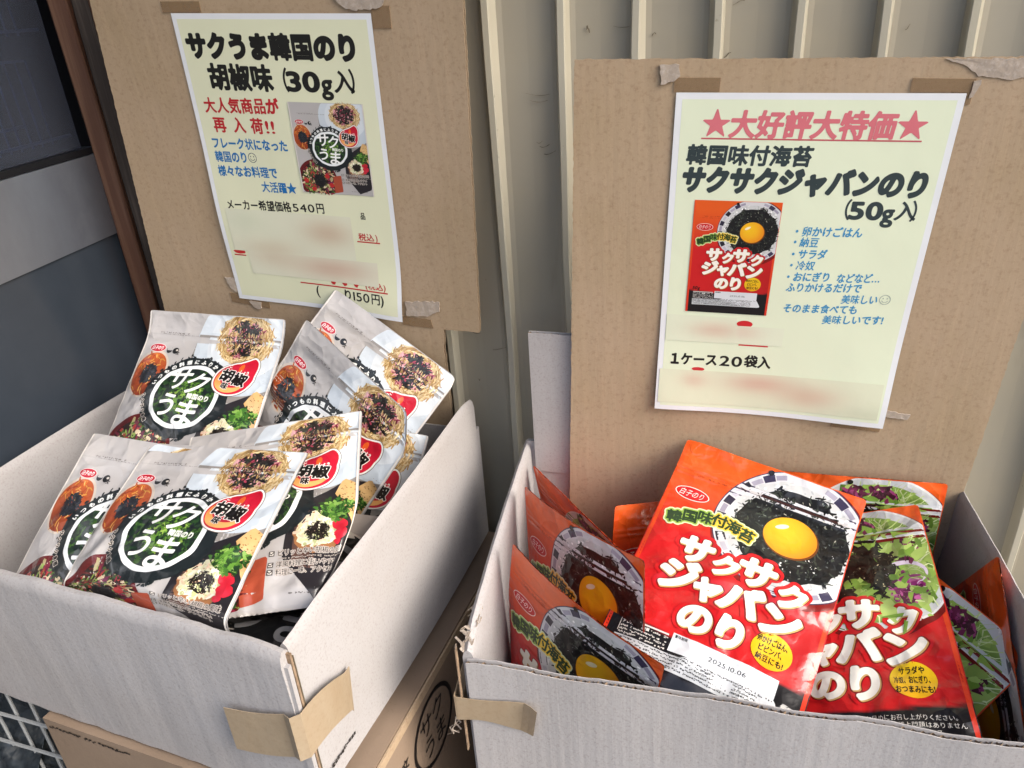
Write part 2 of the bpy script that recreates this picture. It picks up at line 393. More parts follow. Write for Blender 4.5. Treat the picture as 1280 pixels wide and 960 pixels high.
# ---------------------------------------------------------------- packet artwork
def mixc(a, b_, t):
    a, b_ = lin(a), lin(b_); t = np.clip(t, 0, 1)[:, None]; return a*(1-t)+b_*t
def vnoise(X, Y, sc, seed):
    rs = np.random.RandomState(seed); r = 0
    for k in range(6):
        a = rs.rand()*6.28; f = sc*(1+.5*rs.rand()); r = r+np.sin((X*math.cos(a)+Y*math.sin(a))*f+rs.rand()*6.28+1.3*np.sin((X*math.sin(a*2)+Y)*f*.7))
    return r/6
def clipper(a): return polyf([(.004, .004), (a-.004, .004), (a-.004, .996), (.004, .996)])
GR = ['3E5A2A', '5B7D35', '27401E', '7C9A4C', '1E2E1A']
def badge(art, cl, k=1.0, small=False):
    cx, cy, r = .652, .366, .093
    def tear(g_):
        def f(X, Y):
            out = None
            for i in range(16):
                t = i/15; px = cx+.075*t**.8+.028*math.sin(t*3)*t; py = cy-.135*t; rr = r*(1-t)**.75*(1 if t < .15 else .93)
                d = rr+g_-np.hypot((X-px)/1.12, Y-py); out = d if out is None else np.maximum(out, d)
            return out
        return f
    bb = (.52, .17, .83, .5); G = 'flavour_badge'
    shape(art, tear(.011), bb, .009, '6B625C', 25, G, cl); shape(art, tear(.008), bb, .009, 'EFEDEA', 26, G, cl)
    shape(art, tear(0), bb, .009, lambda X, Y: mixc('B5122A', 'C8203A', (Y-.2)/.2), 27, G, cl)
    shape(art, inter(ell(cx-.008, cy+.004, .089, .079), lambda X, Y: (Y-cy+.01)+.5*(cx-.02-X)), bb, .009, lambda X, Y: mixc('E38A45', 'F0B56C', (Y-cy)/.06), 28, G)
    shape(art, ell(cx+.004, cy-.016, .078, .068), bb, .009, 'C4213A', 29, G)
    shape(art, inter(ell(cx+.02, cy-.075, .018, .03), ell(cx+.03, cy-.07, .02, .03)), bb, .008, 'E8642A', 30, G)
    for ch, x, y, s in (('胡', cx-.040, cy-.020, .080), ('椒', cx+.038, cy-.002, .082), ('味', cx-.028, cy+.044, .042)):
        put(art, ch, x, y, s, s, .085, 'F4F1EC', 31, 24, .12, grp=G); put(art, ch, x, y, s, s, .04, '15110F', 32, 30, .12, grp=G)
    text(art, 'しょう', cx+.022, cx+.078, cy-.052, .022, .05, 'F4F1EC', 31.5, 14, grp=G, y1=cy-.046)
    text(art, 'こ', cx-.05, cx-.03, cy-.078, .022, .05, 'F4F1EC', 31.5, 14, grp=G)
def art_white(qual=1):
    A = Art(); a = .864; cl = clipper(a); R = .016
    rect(A, 0, 0, a, 1, lambda X, Y: mixc('BCBABA', 'ABA8A7', .5+.5*vnoise(X, Y, 9, 3))*(1-.04*(Y[:, None] > .5)), 0, .02, grp='film')
    # header band and plate
    disc(A, .655, .20, .325, .305, '8C8885', 1, R, clip=cl)
    disc(A, .655, .165, .32, .30, lambda X, Y: mixc('C9D3DC', 'B9C5D0', (Y-.05)/.5), 2, R, clip=cl)
    disc(A, .645, .15, .235, .215, 'D3DBE2', 3, R, clip=cl)
    for x0, x1 in ((.0, .012), (a-.012, a)): rect(A, x0, 0, x1, 1, 'DAD5CF', 33, .012)
    # pasta
    pf = ell(.637, .128, .172, .138, .02, 5)
    shape(A, pf, (.42, 0, .86, .32), R, '9C7B4C', 4, clip=cl)
    tang = lambda X, Y: np.arctan2(Y-.13, X-.637)+math.pi/2
    inn = inter(pf, cl)
    shards(A, inn, (.45, .005, .86, .28), 520, .06, .0085, ['C9AC78', 'D8BF90', 'B08E58', '96753F', 'E2CDA2'], 5, 11, tang, .34, curl=.14)
    tf = ell(.635, .125, .118, .098, .05, 7)
    shards(A, inter(tf, cl), (.45, .005, .8, .27), 150, .034, .013, ['D79AA0', 'C77F8C', 'E3B2B4', '8E3145', '6E1F33'], 6, 12)
    shards(A, inter(ell(.638, .12, .10, .085, .06, 8), cl), (.45, .005, .8, .27), 420, .034, .010, ['221C1E', '2E2A26', '171416', '3A3E36'], 7, 13)
    shards(A, inter(tf, cl), (.45, .005, .8, .27), 60, .02, .008, ['D9A0A6', '7A1F38', '9B3B50'], 8, 14)
    # soup
    disc(A, .112, .37, .116, .148, 'C9BDB0', 5, R, clip=cl); disc(A, .112, .372, .104, .136, lambda X, Y: mixc('B4582E', '8E3A1C', (Y-.25)/.25), 6, R, clip=cl)
    sf = inter(ell(.112, .372, .098, .13), cl)
    shards(A, sf, (0, .22, .25, .52), 45, .045, .008, ['D99A4A', 'C8742E', 'A4471F', 'E3B468', '8A3518'], 7, 21, curl=.2)
    disc(A, .112, .372, .052, .062, '23252B', 8, R*.8, .05, 3, clip=cl)
    shards(A, inter(ell(.112, .372, .056, .066), cl), (.03, .28, .2, .46), 70, .022, .007, ['2B2E36', '16181C', '3B3F48'], 9, 22)
    # red salad bowl
    disc(A, .215, .845, .235, .235, '5E1719', 5, R, clip=cl); disc(A, .225, .85, .205, .21, '2B1A16', 6, R, clip=cl)
    bf = inter(ell(.225, .85, .20, .205), cl)
    shards(A, bf, (0, .62, .45, 1), 330, .045, .02, ['4E6A2E', '35502A', '6E2A4A', '8A2540', 'A83A38', 'D9C9A8', '86A050', '2A3A1C', 'B7A87C'], 7, 31, curl=.2)
    disc(A, .235, .85, .07, .075, '1C1B1D', 8, R, .05, 4, clip=cl)
    shards(A, inter(ell(.235, .85, .085, .09), cl), (.1, .7, .4, 1), 110, .03, .008, ['1E1C1F', '2B2A2A', '111012'], 9, 32)
    for k, (x, y) in enumerate([(.07, .86), (.33, .80), (.37, .90), (.15, .95)]): disc(A, x, y, .03, .026, 'B42A2C', 10, R*.6, .04, k, clip=cl)
    # salmon strip, dark slate, crackers, toast
    shape(A, polyf([(.40, .80), (.50, .78), (.50, .97), (.40, .99)]), (.39, .76, .52, 1), R, 'A34A34', 10, clip=cl)
    shape(A, polyf([(.57, .58), (.80, .43), (.95, .62), (.84, .93), (.70, .985), (.56, .80)]), (.5, .4, .87, 1), R, '262327', 6, clip=cl)
    shape(A, polyf([(.60, .60), (.66, .55), (.70, .86), (.60, .84)]), (.55, .5, .75, .9), R, '5A413A', 7, clip=cl)
    for P_ in ([(.76, .50), (.80, .41), (.90, .46), (.87, .56)], [(.80, .56), (.88, .50), (.92, .60), (.86, .66)]):
        shape(A, polyf(P_), (.7, .38, .87, .7), R, lambda X, Y: mixc('C79C62', 'DDBB86', .5+.6*vnoise(X, Y, 60, 4)), 8, clip=cl)
    shards(A, inter(polyf([(.77, .50), (.80, .42), (.90, .46), (.88, .62), (.82, .57)]), cl), (.74, .4, .87, .65), 26, .008, .006, ['8F6A38', 'A9824C'], 9, 40)
    disc(A, .705, .69, .105, .098, '9A6A44', 10, R, .03, 9, clip=cl)
    disc(A, .70, .672, .095, .082, 'D6D2B4', 11, R, .06, 10, clip=cl)
    shards(A, inter(ell(.70, .675, .092, .08), cl), (.58, .57, .82, .78), 110, .026, .014, ['E2DEC6', 'C9C79C', 'B9C08A', 'EDE9D8', 'D8B79E'], 12, 41)
    disc(A, .70, .682, .042, .04, '1D1814', 13, .01, .08, 11, clip=cl)
    shards(A, ell(.70, .682, .05, .047), (.63, .62, .77, .74), 90, .022, .005, ['1A1512', '2E2620', '0F0C0B'], 14, 42)
    for x, y, r_ in ((.795, .655, .034), (.805, .70, .036), (.79, .735, .02)):
        disc(A, x, y, r_, r_*.8, lambda X, Y: mixc('B01224', 'D8364A', .5+.5*vnoise(X, Y, 70, 3)), 14.5, .01, .03, int(x*999), clip=cl)
    gf = inter(ell(.775, .575, .07, .05, .08, 12), cl)
    shards(A, gf, (.68, .5, .864, .65), 90, .034, .02, ['3E6B2A', '5C8A35', '2A4A20', '7BA04C', '1F3A1A'], 15, 43, curl=.2)
    # seaweed sheet with ring
    sw = inter(ell(.415, .49, .262, .238, .012, 20), cl)
    shape(A, sw, (.1, .2, .72, .8), R, '1B2225', 16)
    shards(A, inter(sub(ell(.415, .49, .275, .25, .02, 20), ell(.415, .49, .245, .222)), cl), (.1, .2, .72, .8), 130, .020, .013, ['1B2225', '232B2C', '151A1C'], 16.2, 50, zr=.4)
    gi = ell(.415, .49, .196, .18)
    shards(A, gi, (.2, .3, .63, .68), 420, .03, .015, ['1F3A22', '2B4A26', '1A2E20', '3E6128', '16241C'], 17, 51, curl=.2)
    shards(A, ell(.43, .50, .11, .10), (.3, .38, .56, .62), 150, .022, .012, ['4F7A2C', '648F35', '35592A', '88A84A'], 18, 52, curl=.2)
    shape(A, sub(ell(.415, .49, .205, .190, .006, 21), ell(.415, .49, .181, .166, .006, 22)), (.19, .28, .64, .70), .011, 'E9EEF0', 20, 'title_lettering')
    for ch, x, y, s, an in (('サ', .348, .392, .155, -.05), ('ク', .468, .415, .15, .05), ('う', .335, .550, .145, .03), ('ま', .462, .588, .165, .05)):
        put(A, ch, x, y, s, s, .02, 'F2F4F3', 21, 40, an, .1, 'title_lettering')
    text(A, '韓国のり', .44, .575, .492, .034, .05, 'E6E9E2', 22, 20, grp='title_lettering', y1=.50)
    s = 'いつもの料理にふりかけて'
    for i, ch in enumerate(s):
        t = rad(-163+i*11.2); put(A, ch, .415+.228*math.cos(t), .49+.212*math.sin(t), .030, .030, .05, 'E9ECEA', 22, 16, t+math.pi/2, grp='title_lettering')
    s = 'サクサク食感'
    for i, ch in enumerate(s):
        t = rad(176-i*7.5); put(A, ch, .415+.252*math.cos(t), .49+.232*math.sin(t), .024, .024, .13, 'CFC7BE', 21.6, 14, t-math.pi/2, grp='title_lettering'); put(A, ch, .415+.252*math.cos(t), .49+.232*math.sin(t), .024, .024, .04, '221C1A', 22, 14, t-math.pi/2, grp='title_lettering')
    badge(A, cl)
    # round maker's oval, two small marks
    disc(A, .10, .206, .052, .026, 'E8D9D6', 12, .008, grp='maker_mark'); disc(A, .10, .206, .049, .0235, 'B41B33', 13, .008, grp='maker_mark')
    text(A, '白子のり', .062, .138, .206, .026, .04, 'F2E6E4', 14, 18, .2, grp='maker_mark')
    shape(A, sub(ell(.178, .213, .018, .022), ell(.178, .209, .0145, .0185)), (.15, .18, .2, .24), .004, '26292E', 12, grp='maker_mark')
    shape(A, inter(ell(.178, .213, .017, .021), lambda X, Y: Y-.217), (.15, .18, .2, .24), .004, '26292E', 12.5, grp='maker_mark')
    disc(A, .219, .217, .0195, .0195, '17181A', 12, .005, grp='maker_mark'); disc(A, .226, .213, .008, .006, 'C9C2BA', 13, .003, grp='maker_mark'); put(A, '文', .238, .232, .022, .022, .03, '2A2522', 13.5, 16, grp='maker_mark')
    micro(A, .07, .30, .113, .008, '5E544E', 2.2, 5, .6); micro(A, .10, .42, .122, .006, '4E4640', 2.6, 6, .8)
    # three ticked lines
    for k, (s, x1) in enumerate((('ピリッと辛い胡椒の風味', .83), ('洋風料理に使いやすい', .80), ('料理に一味、アクセント', .80))):
        y = (.775, .828, .862)[k]; rect(A, .505, y-.012, .529, y+.012, '3A3431', 17.4, .02); rect(A, .509, y-.008, .525, y+.008, 'DAD6D0', 17.8, .02)
        text(A, '✓', .507, .531, y-.003, .028, .03, '2A2624', 18.4, 14)
        text(A, s, .54, x1, y, (.032, .03, .03)[k], .0, '1C1817', 19, 18, halo=(.10, 'B9B1AA'))
    micro(A, .54, .86, .803, .011, 'A9A19A', 18.7, 8); micro(A, .60, .80, .96, .008, '4c4540', 8, 9)
    return A
def art_white_back():
    A = Art(); a = .864; cl = clipper(a)
    rect(A, 0, 0, a, 1, 'A89F97', 0, .03, grp='film')
    disc(A, .43, .50, .40, .40, 'C9C0B4', 1, .016, clip=cl); disc(A, .43, .50, .39, .39, '161719', 2, .016, clip=cl)
    shape(A, sub(ell(.43, .5, .33), ell(.43, .5, .30)), (.05, .1, .8, .9), .014, '747476', 3)
    for ch, x, y in (('サ', .31, .36), ('ク', .50, .36), ('う', .30, .60), ('ま', .53, .63)): put(A, ch, x, y, .23, .23, .02, '8C8C8E', 4, 30)
    return A
def red_base(A, a):
    def col(X, Y):
        c = mixc('DE5A1E', 'C61F22', (Y-.08)/.34); dk = np.clip((X-.42)/.3, 0, 1)[:, None]*np.clip((Y-.35)/.3, 0, 1)[:, None]
        c = c*(1-.25*dk)
        band = (.79+.0*X+.02*np.sin(X/a*3.14))
        blk = np.clip((Y-band)/.004, 0, 1)[:, None]; return c*(1-blk)+lin('17161A')*blk
    rect(A, 0, 0, a, 1, col, 0, .012, grp='film')
    for x0, x1 in ((.0, .018), (a-.018, a)):
        rect(A, x0, 0, x1, 1, lambda X, Y: mixc('E0541F', 'D0301F', Y), 1, .012, grp='printed_design')
    micro(A, .06, .30, .135, .010, 'A63A10', 2, 71, .6); micro(A, .06, .27, .148, .006, 'A63A10', 2.5, 72, .6)
def red_common(A, a, cl, badge_lines, dated=True):
    G = 'title_lettering'
    # maker oval
    disc(A, .102, .225, .068, .031, 'F0D9D2', 12, .008, grp='maker_mark'); disc(A, .102, .225, .0645, .0275, 'C4161C', 13, .008, grp='maker_mark')
    text(A, '白子のり', .052, .152, .225, .034, .0, 'F4E3DE', 14, 20, .2, grp='maker_mark')
    s = '韓国味付海苔'
    for i, ch in enumerate(s):
        t = i/5; x = .075+.27*t; y = .352-.055*math.sin(t*2.4)+.008*t; an = -.22+.35*t
        put(A, ch, x, y, .060, .060, .22, 'DCE3B4', 15+.1*(i % 2), 18, an, grp=G)
        put(A, ch, x, y, .060, .060, .13, 'E6C23A' if i > 2 else '8FB04A', 16, 18, an, grp=G)
        put(A, ch, x, y, .060, .060, .035, '1E3A1C', 17, 26, an, grp=G)
    L = [('サ', .20, .462, .135, .12, -.02), ('ク', .318, .490, .105, .1, .02), ('サ', .425, .462, .14, .125, .0), ('ク', .560, .500, .11, .105, .02),
         ('ジ', .175, .582, .15, .125, -.12), ('ャ', .285, .592, .12, .115, -.02), ('バ', .402, .588, .15, .13, 0), ('ン', .545, .60, .15, .13, -.05),
         ('の', .285, .718, .125, .115, 0), ('り', .405, .718, .13, .125, 0)]
    for k, (ch, x, y, w_, h_, an) in enumerate(L):
        put(A, ch, x, y, w_, h_, .20, 'C41A20', 18+.07*k, 16, an, .05, G)
    for k, (ch, x, y, w_, h_, an) in enumerate(L):
        put(A, ch, x+.002, y+.003, w_, h_, .11, '7A0E12', 19+.05*k, 22, an, .05, G)
        put(A, ch, x+.003, y+.004, w_, h_, .07, 'C9A468', 20, 30, an, .05, G)
        put(A, ch, x, y, w_, h_, .062, 'F3F0E6', 21, 36, an, .05, G)
    disc(A, .550, .715, .069, .062, lambda X, Y: mixc('E8C41E', 'E0A81A', (Y-.65)/.12), 19.4, .012, grp='flavour_badge')
    for k, s in enumerate(badge_lines):
        w_ = min(.115, .017*len(s)+.01); yy = .715+(k-1)*.032; xx = .55-w_/2
        text(A, s, xx, xx+w_, yy, .027, .03, '2A1A10', 24, 18, grp='flavour_badge')
    text(A, '50g', .045, .112, .772, .042, .03, '2A0D0D', 9, 22, .15)
    # information panels
    if dated:
        rect(A, .055, .806, .225, .812, 'D8D6D2', 10, .04); rect(A, .055, .808, .057, .86, 'D8D6D2', 10.3, .04)
        text(A, 'アレルギー物質', .06, .16, .822, .013, .02, 'E4E2DE', 11, 12); micro(A, .165, .225, .822, .010, 'C9C7C3', 11, 3)
        for k in range(3): micro(A, .06, .225, .838+k*.0125, .009, 'CFCDC9', 11, 10+k, .85)
        rect(A, .238, .795, .60, .862, 'D5DADF', 10.5, .009)
        shape(A, polyf([(.238, .86), (.60, .86), (.64, .93), (.52, .93)]), (.2, .84, .66, .95), .016, 'D5DADF', 10.8)
        rect(A, .05, .872, .56, .93, 'B9BEC2', 10, .009)
        text(A, '賞味期限', .245, .29, .805, .013, .03, '2A2A2C', 13, 14)
        text(A, '2025.10.06', .37, .50, .832, .022, .0, '1E2024', 13, 20)
        for k in range(4): micro(A, .055, .555, .880+k*.0125, .0095, '2A2A2C', 11, 20+k, .9)
        micro(A, .24, .60, .870, .009, '3a3a3c', 13, 44, .9)
    else:
        text(A, 'ても品質が保たれる期間です。開封後はお早めにお召し上がりください。', .06, .66, .838, .020, .0, 'D8D6D2', 11, 14)
        text(A, 'フィルム内に油滴が生じる場合がありますが、品質上問題はありません', .06, .67, .862, .020, .0, 'D8D6D2', 11, 14)
        text(A, 'ホームページアドレス', .42, .60, .884, .018, .0, 'D8D6D2', 11, 14); text(A, 'https://www.shirako-nori.co.jp', .40, .66, .905, .024, .0, 'D8D6D2', 11, 16)
        rect(A, .40, .893, .66, .894, 'D8D6D2', 10, .04); micro(A, .06, .38, .884, .010, 'B9B7B3', 11, 4); micro(A, .06, .38, .902, .010, 'B9B7B3', 11, 7)
    disc(A, .351, .022, .011, .011, '120D0B', 30, .004, grp='hang_hole')
def art_rice():
    A = Art(); a = .702; cl = clipper(a); R = .013; red_base(A, a)
    c = (.487, .255)
    disc(A, c[0]+.006, c[1]+.012, .290, .283, '7A1412', 3, R, clip=cl); disc(A, *c, .283, .270, '3A3550', 4, R, clip=cl); disc(A, *c, .279, .266, 'D2D2D6', 5, R, clip=cl)
    N = 34; rr = random.Random(2)
    for k in range(N):       # printed blocks round the bowl's rim
        dark = k % 2 == 0; r0, r1 = (.862+rr.uniform(-.01, .01), .978) if dark else (.885, .955); t0, t1 = 2*math.pi*(k+.04)/N, 2*math.pi*(k+.96+rr.uniform(-.1, .05))/N; V = []
        for t in np.linspace(t0, t1, 4):
            for r in (r0, r1): V.append((c[0]+.279*r*math.cos(t), c[1]+.266*r*math.sin(t)))
        V = np.array(V)
        if (cl(V[:, 0], V[:, 1]) < 0).any(): continue
        T = [(2*i, 2*i+1, 2*i+2) for i in range(3)]+[(2*i+1, 2*i+3, 2*i+2) for i in range(3)]
        A.add(V, T, lin(['2C283C', '3A3650', '24222E'][k % 3] if dark else ['A8A4B4', 'BCBAC6', '9A96A8'][k % 3]), 6)
    ri = inter(ell(*c, .238, .226, .008, 3), cl)
    shape(A, ri, (.2, 0, .8, .53), R, 'C9CBCB', 6.5)
    shards(A, ri, (.2, 0, .702, .53), 420, .014, .008, ['E4E6E6', 'D2D5D6', 'F2F2F0', 'B4B8BA'], 7, 5)
    nf = inter(ell(c[0]+.004, c[1], .205, .196, .012, 6), cl)
    shape(A, nf, (.2, 0, .75, .5), R, '17181A', 8)
    shards(A, inter(ell(c[0]+.004, c[1], .213, .203, .014, 6), cl), (.2, 0, .702, .5), 520, .026, .008, ['101112', '1C1E20', '2A2D2E', '0B0B0C', '3A4038'], 9, 7, curl=.2)
    shards(A, nf, (.2, 0, .702, .5), 90, .010, .004, ['5F6668', '767C74', 'B9B7A8', '4A524C'], 10, 8)
    disc(A, .493, .262, .101, .092, '6A3A10', 10.9, R*.8, clip=cl)
    disc(A, .490, .258, .097, .088, lambda X, Y: mixc('F0BE20', 'DE6A1C', np.hypot((X-.465)*8, (Y-.235)*8)**1.6*.75), 11.5, .009)
    disc(A, .452, .222, .026, .010, 'F7EFC8', 12.2, .005, ang=-.5)
    red_common(A, a, cl, ('卵かけごはん、', 'ビビンバ、', '納豆にも!'))
    return A
def art_salad():
    A = Art(); a = .702; cl = clipper(a); R = .013; red_base(A, a)
    c = (.470, .265)
    disc(A, c[0]+.004, c[1]+.012, .293, .288, '6E1412', 3, R, clip=cl); disc(A, *c, .286, .278, 'DADBDA', 4, R, clip=cl); disc(A, *c, .278, .270, 'C3C6C8', 4.5, R, clip=cl)
    bf = inter(ell(*c, .250, .240), cl)
    shape(A, bf, (.18, 0, .75, .53), .008, lambda X, Y: mixc('567A2C', 'A3BF62', .5+1.1*vnoise(X, Y, 34, 5)), 5)
    rad_ = lambda X, Y: np.arctan2(Y-c[1], X-c[0])
    shards(A, bf, (.18, 0, .702, .53), 130, .085, .050, ['84A646', '98B458', '6E9238', 'A8C06C', '5C8030', 'A0BC62'], 6, 61, rad_, .45, curl=.3)
    shards(A, inter(sub(ell(*c, .25, .24), ell(*c, .17, .16)), cl), (.18, 0, .702, .53), 120, .075, .0045, ['C3D394', 'B4C880', 'D0DCA8'], 7, 62, rad_, .35, curl=.25)
    for (x, y, rx, ry, s) in ((.43, .07, .10, .035, 1), (.60, .37, .055, .06, 2), (.62, .20, .03, .05, 3)):
        f = inter(inter(ell(x, y, rx, ry, .06, s), cl), bf)
        shards(A, f, (x-.2, max(0, y-.1), min(.7, x+.2), y+.1), 60, .04, .02, ['4A1A2E', '6B2348', '3A1422', '8E3A6A'] if s != 2 else ['8E2A6E', '6B1E52', 'B45A94', '4A1438'], 8, 63+s, curl=.2)
    shape(A, inter(sub(ell(.60, .30, .075, .055), ell(.605, .305, .06, .042)), bf), (.5, .2, .7, .4), .01, 'D8CBDD', 9)
    nf = inter(inter(ell(.42, .27, .15, .155, .05, 9), cl), bf)
    shape(A, nf, (.2, .05, .62, .5), R, '181614', 9.3)
    shards(A, inter(inter(ell(.42, .27, .162, .165, .05, 9), cl), bf), (.2, .05, .65, .5), 380, .028, .009, ['14120F', '201C18', '2E2822', '0C0B0A', '38332A'], 10, 70, curl=.2)
    shards(A, nf, (.2, .05, .62, .5), 60, .008, .004, ['8C8468', '6E6852', 'BBB08C'], 11, 71)
    red_common(A, a, cl, ('サラダや', '冷奴、おにぎり、', 'おつまみにも!'), False)
    return A

# ---------------------------------------------------------------- pouches
class Surf:
    """a filled, sealed pouch front: design coordinates (x in 0..a, y in 0..1) times H"""
    def __init__(s, o, X, Y, H, a, bulge=.010, bend=0, twist=0, seed=1, wr=.0008, curl=0, planes=(), foldx=None, flare=0, rnd=.012):
        s.o = np.array(o, float); s.X = unit(X); Yv = np.array(Y, float); s.Y = unit(Yv-s.X*np.dot(Yv, s.X)); s.N = -np.cross(s.X, s.Y)
        s.H, s.a, s.bu, s.be, s.tw, s.wr, s.curl, s.planes, s.foldx, s.flare, s.rnd = H, a, bulge, bend, twist, wr, curl, planes, foldx, flare, rnd
        rs = np.random.RandomState(seed); s.w = [(rs.rand()*a, .2+.8*rs.rand(), rs.rand()*3.14, 18+30*rs.rand(), .05+.10*rs.rand(), rs.randn()) for _ in range(16)]
        s.ph = rs.rand(8)*6.28
    def h(s, x, y, wrinkle=True):
        u = x/s.a; e = 1-np.abs(2*u-1)**2.6; t = np.clip((y-.17)/.35, 0, 1); t = t*t*(3-2*t); bt = np.clip((1-y)/.06, 0, 1)
        h = s.bu*e*t*(.45+.55*bt)
        h = h+s.be*(y-.45)**2*np.sign(y-.45)*0+s.be*(y-.45)**2+s.tw*(u-.5)*(y-.5)+s.curl*(u-.5)**2
        h = h+s.flare*np.clip((.2-y)/.2, 0, 1)**2
        if wrinkle:
            m = np.clip(np.minimum(u, 1-u)/.06, 0, 1)*t
            for (cx, cy, an, fr, sg, am) in s.w:
                dx, dy = x-cx, y-cy; p = dx*math.cos(an)+dy*math.sin(an); q = -dx*math.sin(an)+dy*math.cos(an)
                h = h+s.wr*am*np.exp(-(p*p+q*q*.25)/(sg*sg))*np.cos(p*fr)*m
            for kk in range(7):
                cx, cy, an, fr, sg, am = s.w[kk]; an2 = (kk-3)*.12+.2*am; q0 = cx-.5*s.a; qq = (x-.5*s.a-q0)*math.cos(an2)+(y-.85)*math.sin(an2)
                h = h+s.wr*.9*np.exp(-(qq/.022)**2)*np.exp(-((y-.80-.08*am)/.11)**2)*m
            edge = np.exp(-(np.minimum(u, 1-u)-.05)**2/.0018)
            h = h+s.wr*.55*edge*np.sin(y*34+s.ph[0]+2*np.sin(y*9+s.ph[1]))*np.clip((y-.15)*4, 0, 1)
            h = h+s.wr*.9*t*np.exp(-((y-.93)/.07)**2)*np.sin(x*48+s.ph[2]+3*np.sin(x*7+s.ph[3]))
            h = h+.00055*(np.exp(-((y-.112)/.006)**2)+np.exp(-((y-.138)/.006)**2))*np.clip(np.minimum(u, 1-u)/.03, 0, 1)
            h = h+s.wr*.35*np.sin(x*21+s.ph[4])*np.sin(y*13+s.ph[5])*np.clip((.3-y)*5, 0, 1)
        return h
    def base(s, x, y, back=False):
        if s.rnd:
            x = x.copy(); y = y.copy(); q = s.rnd
            for cx, sx in ((q, -1), (s.a-q, 1)):
                for cy, sy in ((q, -1), (1-q, 1)):
                    dx, dy = (x-cx)*sx, (y-cy)*sy; k = (dx > 0) & (dy > 0); m = np.maximum(dx, dy); r_ = np.hypot(dx, dy)+1e-9; f = np.where(k, m/r_, 1); x = cx+(x-cx)*f; y = cy+(y-cy)*f
        h = s.h(x, y)
        if back: h = h-2*s.bu*np.clip(1-np.abs(2*x/s.a-1)**2.6, 0, 1)*np.clip((y-.17)/.35, 0, 1)*.8-.0006
        px = x.copy()
        P = s.o+(px*s.H)[:, None]*s.X+(y*s.H)[:, None]*s.Y+h[:, None]*s.N
        if s.foldx is not None:           # fold over a line: everything right of foldx turns by an angle
            x0, ang, sl = s.foldx; d = (x+sl*(y-.2)-x0)*s.H; k = d > 0; r = np.where(k, d, 0); rr = .006
            th = np.clip(r/rr, 0, 1)*ang
            P = P+(r*(np.cos(th)-1))[:, None]*s.X+(r*np.sin(th))[:, None]*s.N
        for (q, n_) in s.planes:
            d = (P-q)@n_; soft = .006
            dd = np.where(d > soft, d, soft*np.exp(np.clip(d/soft-1, -40, 0))); P = P+(dd-d)[:, None]*n_
        return P
    def frame(s, x, y):
        e = .0035; P = s.base(x, y); dx = s.base(x+e, y)-s.base(x-e, y); dy = s.base(x, y+e)-s.base(x, y-e)
        n_ = -np.cross(dx, dy); n_ /= np.linalg.norm(n_, axis=1)[:, None]+1e-12; return P, n_
LZ = .000028
def build_on(surf, A, name_map, parent, material, lz=LZ, lift=0):
    for g_ in A.groups():
        V, T, c, z = A.merged(g_)
        if g_ != 'film': V = np.clip(V, .0035, [surf.a-.0035, .9965])
        P, n_ = surf.frame(V[:, 0], V[:, 1]); Pz = P+n_*((z+lift)*lz)[:, None]
        a_, b_, c_ = Pz[T[:, 0]], Pz[T[:, 1]], Pz[T[:, 2]]; fn = np.cross(b_-a_, c_-a_); flip = (fn*n_[T[:, 0]]).sum(1) < 0
        T = T.copy(); T[flip] = T[flip][:, [0, 2, 1]]
        nm = name_map.get(g_, g_)
        if nm == 'film':               # close the pouch with its rear sheet
            a = V[:, 0].max(); Pb = surf.base(V[:, 0], V[:, 1], True)
            k = len(V); nb = -n_
            inner = (V[:, 0] > 1e-6) & (V[:, 0] < a-1e-6) & (V[:, 1] > 1e-6) & (V[:, 1] < 1-1e-6)
            Pz = np.vstack([Pz, Pb-n_*.0004]); T = np.vstack([T, T[:, ::-1]+k]); c = np.vstack([c, c*.0+surf.backcol]); n_ = np.vstack([n_, nb])
            # side strip
            bi = np.nonzero(~inner)[0]; pr = V[bi]
            order = np.argsort(np.arctan2((pr[:, 1]-.5), (pr[:, 0]-a/2)*1.0)); bi = bi[order]; nx_ = np.roll(bi, -1)
            T = np.vstack([T, np.c_[bi, nx_, nx_+k], np.c_[bi, nx_+k, bi+k]])
        mesh_obj(nm, Pz, T, material, parent, org(parent), col=c, nrm=n_)
def pouch(kind, A, label, cat, group, o, X, Y, H, a, backcol='B9B2AA', **kw):
    t = thing(kind, label, cat, o, group); s = Surf(o, X, Y, H, a, **kw); s.backcol = lin(backcol)
    build_on(s, A, {}, t, M['film'])
    # the press-to-close strip across the top
    xs = np.linspace(.012, a-.012, 30); V = []; F = []
    P, n_ = s.frame(np.concatenate([xs]*4), np.concatenate([np.full(30, q) for q in (.119, .122, .1255, .1285)]))
    lift = np.concatenate([np.full(30, 34*LZ), np.full(30, 34*LZ+.0004), np.full(30, 34*LZ+.0004), np.full(30, 34*LZ)])
    P = P+n_*lift[:, None]
    for r in range(3):
        for i in range(29): F.append([r*30+i, (r+1)*30+i, (r+1)*30+i+1, r*30+i+1])
    mesh_obj('zip_seal', P, np.array(F), M['clear_w'] if kind == 'white_food_pouch' else M['clear_r'], t, org(t), nrm=n_)
    return s
M['clear_w'] = mat('zip_seal_white', 'B5ACA3', .22, .5, coat=.5, bump=[(60, .0004, I3)])
M['clear_r'] = mat('zip_seal_orange', 'D4501C', .22, .5, coat=.5, bump=[(60, .0004, I3)])

for nm_ in ('clear_w', 'clear_r'): M[nm_].node_tree.nodes['Principled BSDF'].inputs['Alpha'].default_value = .06

# ================================================================ SETTING
struct(mesh_obj('ground', [(-40, -40, -HC), (40, -40, -HC), (40, 40, -HC), (-40, 40, -HC)], [[0, 1, 2, 3]], M['paving']))
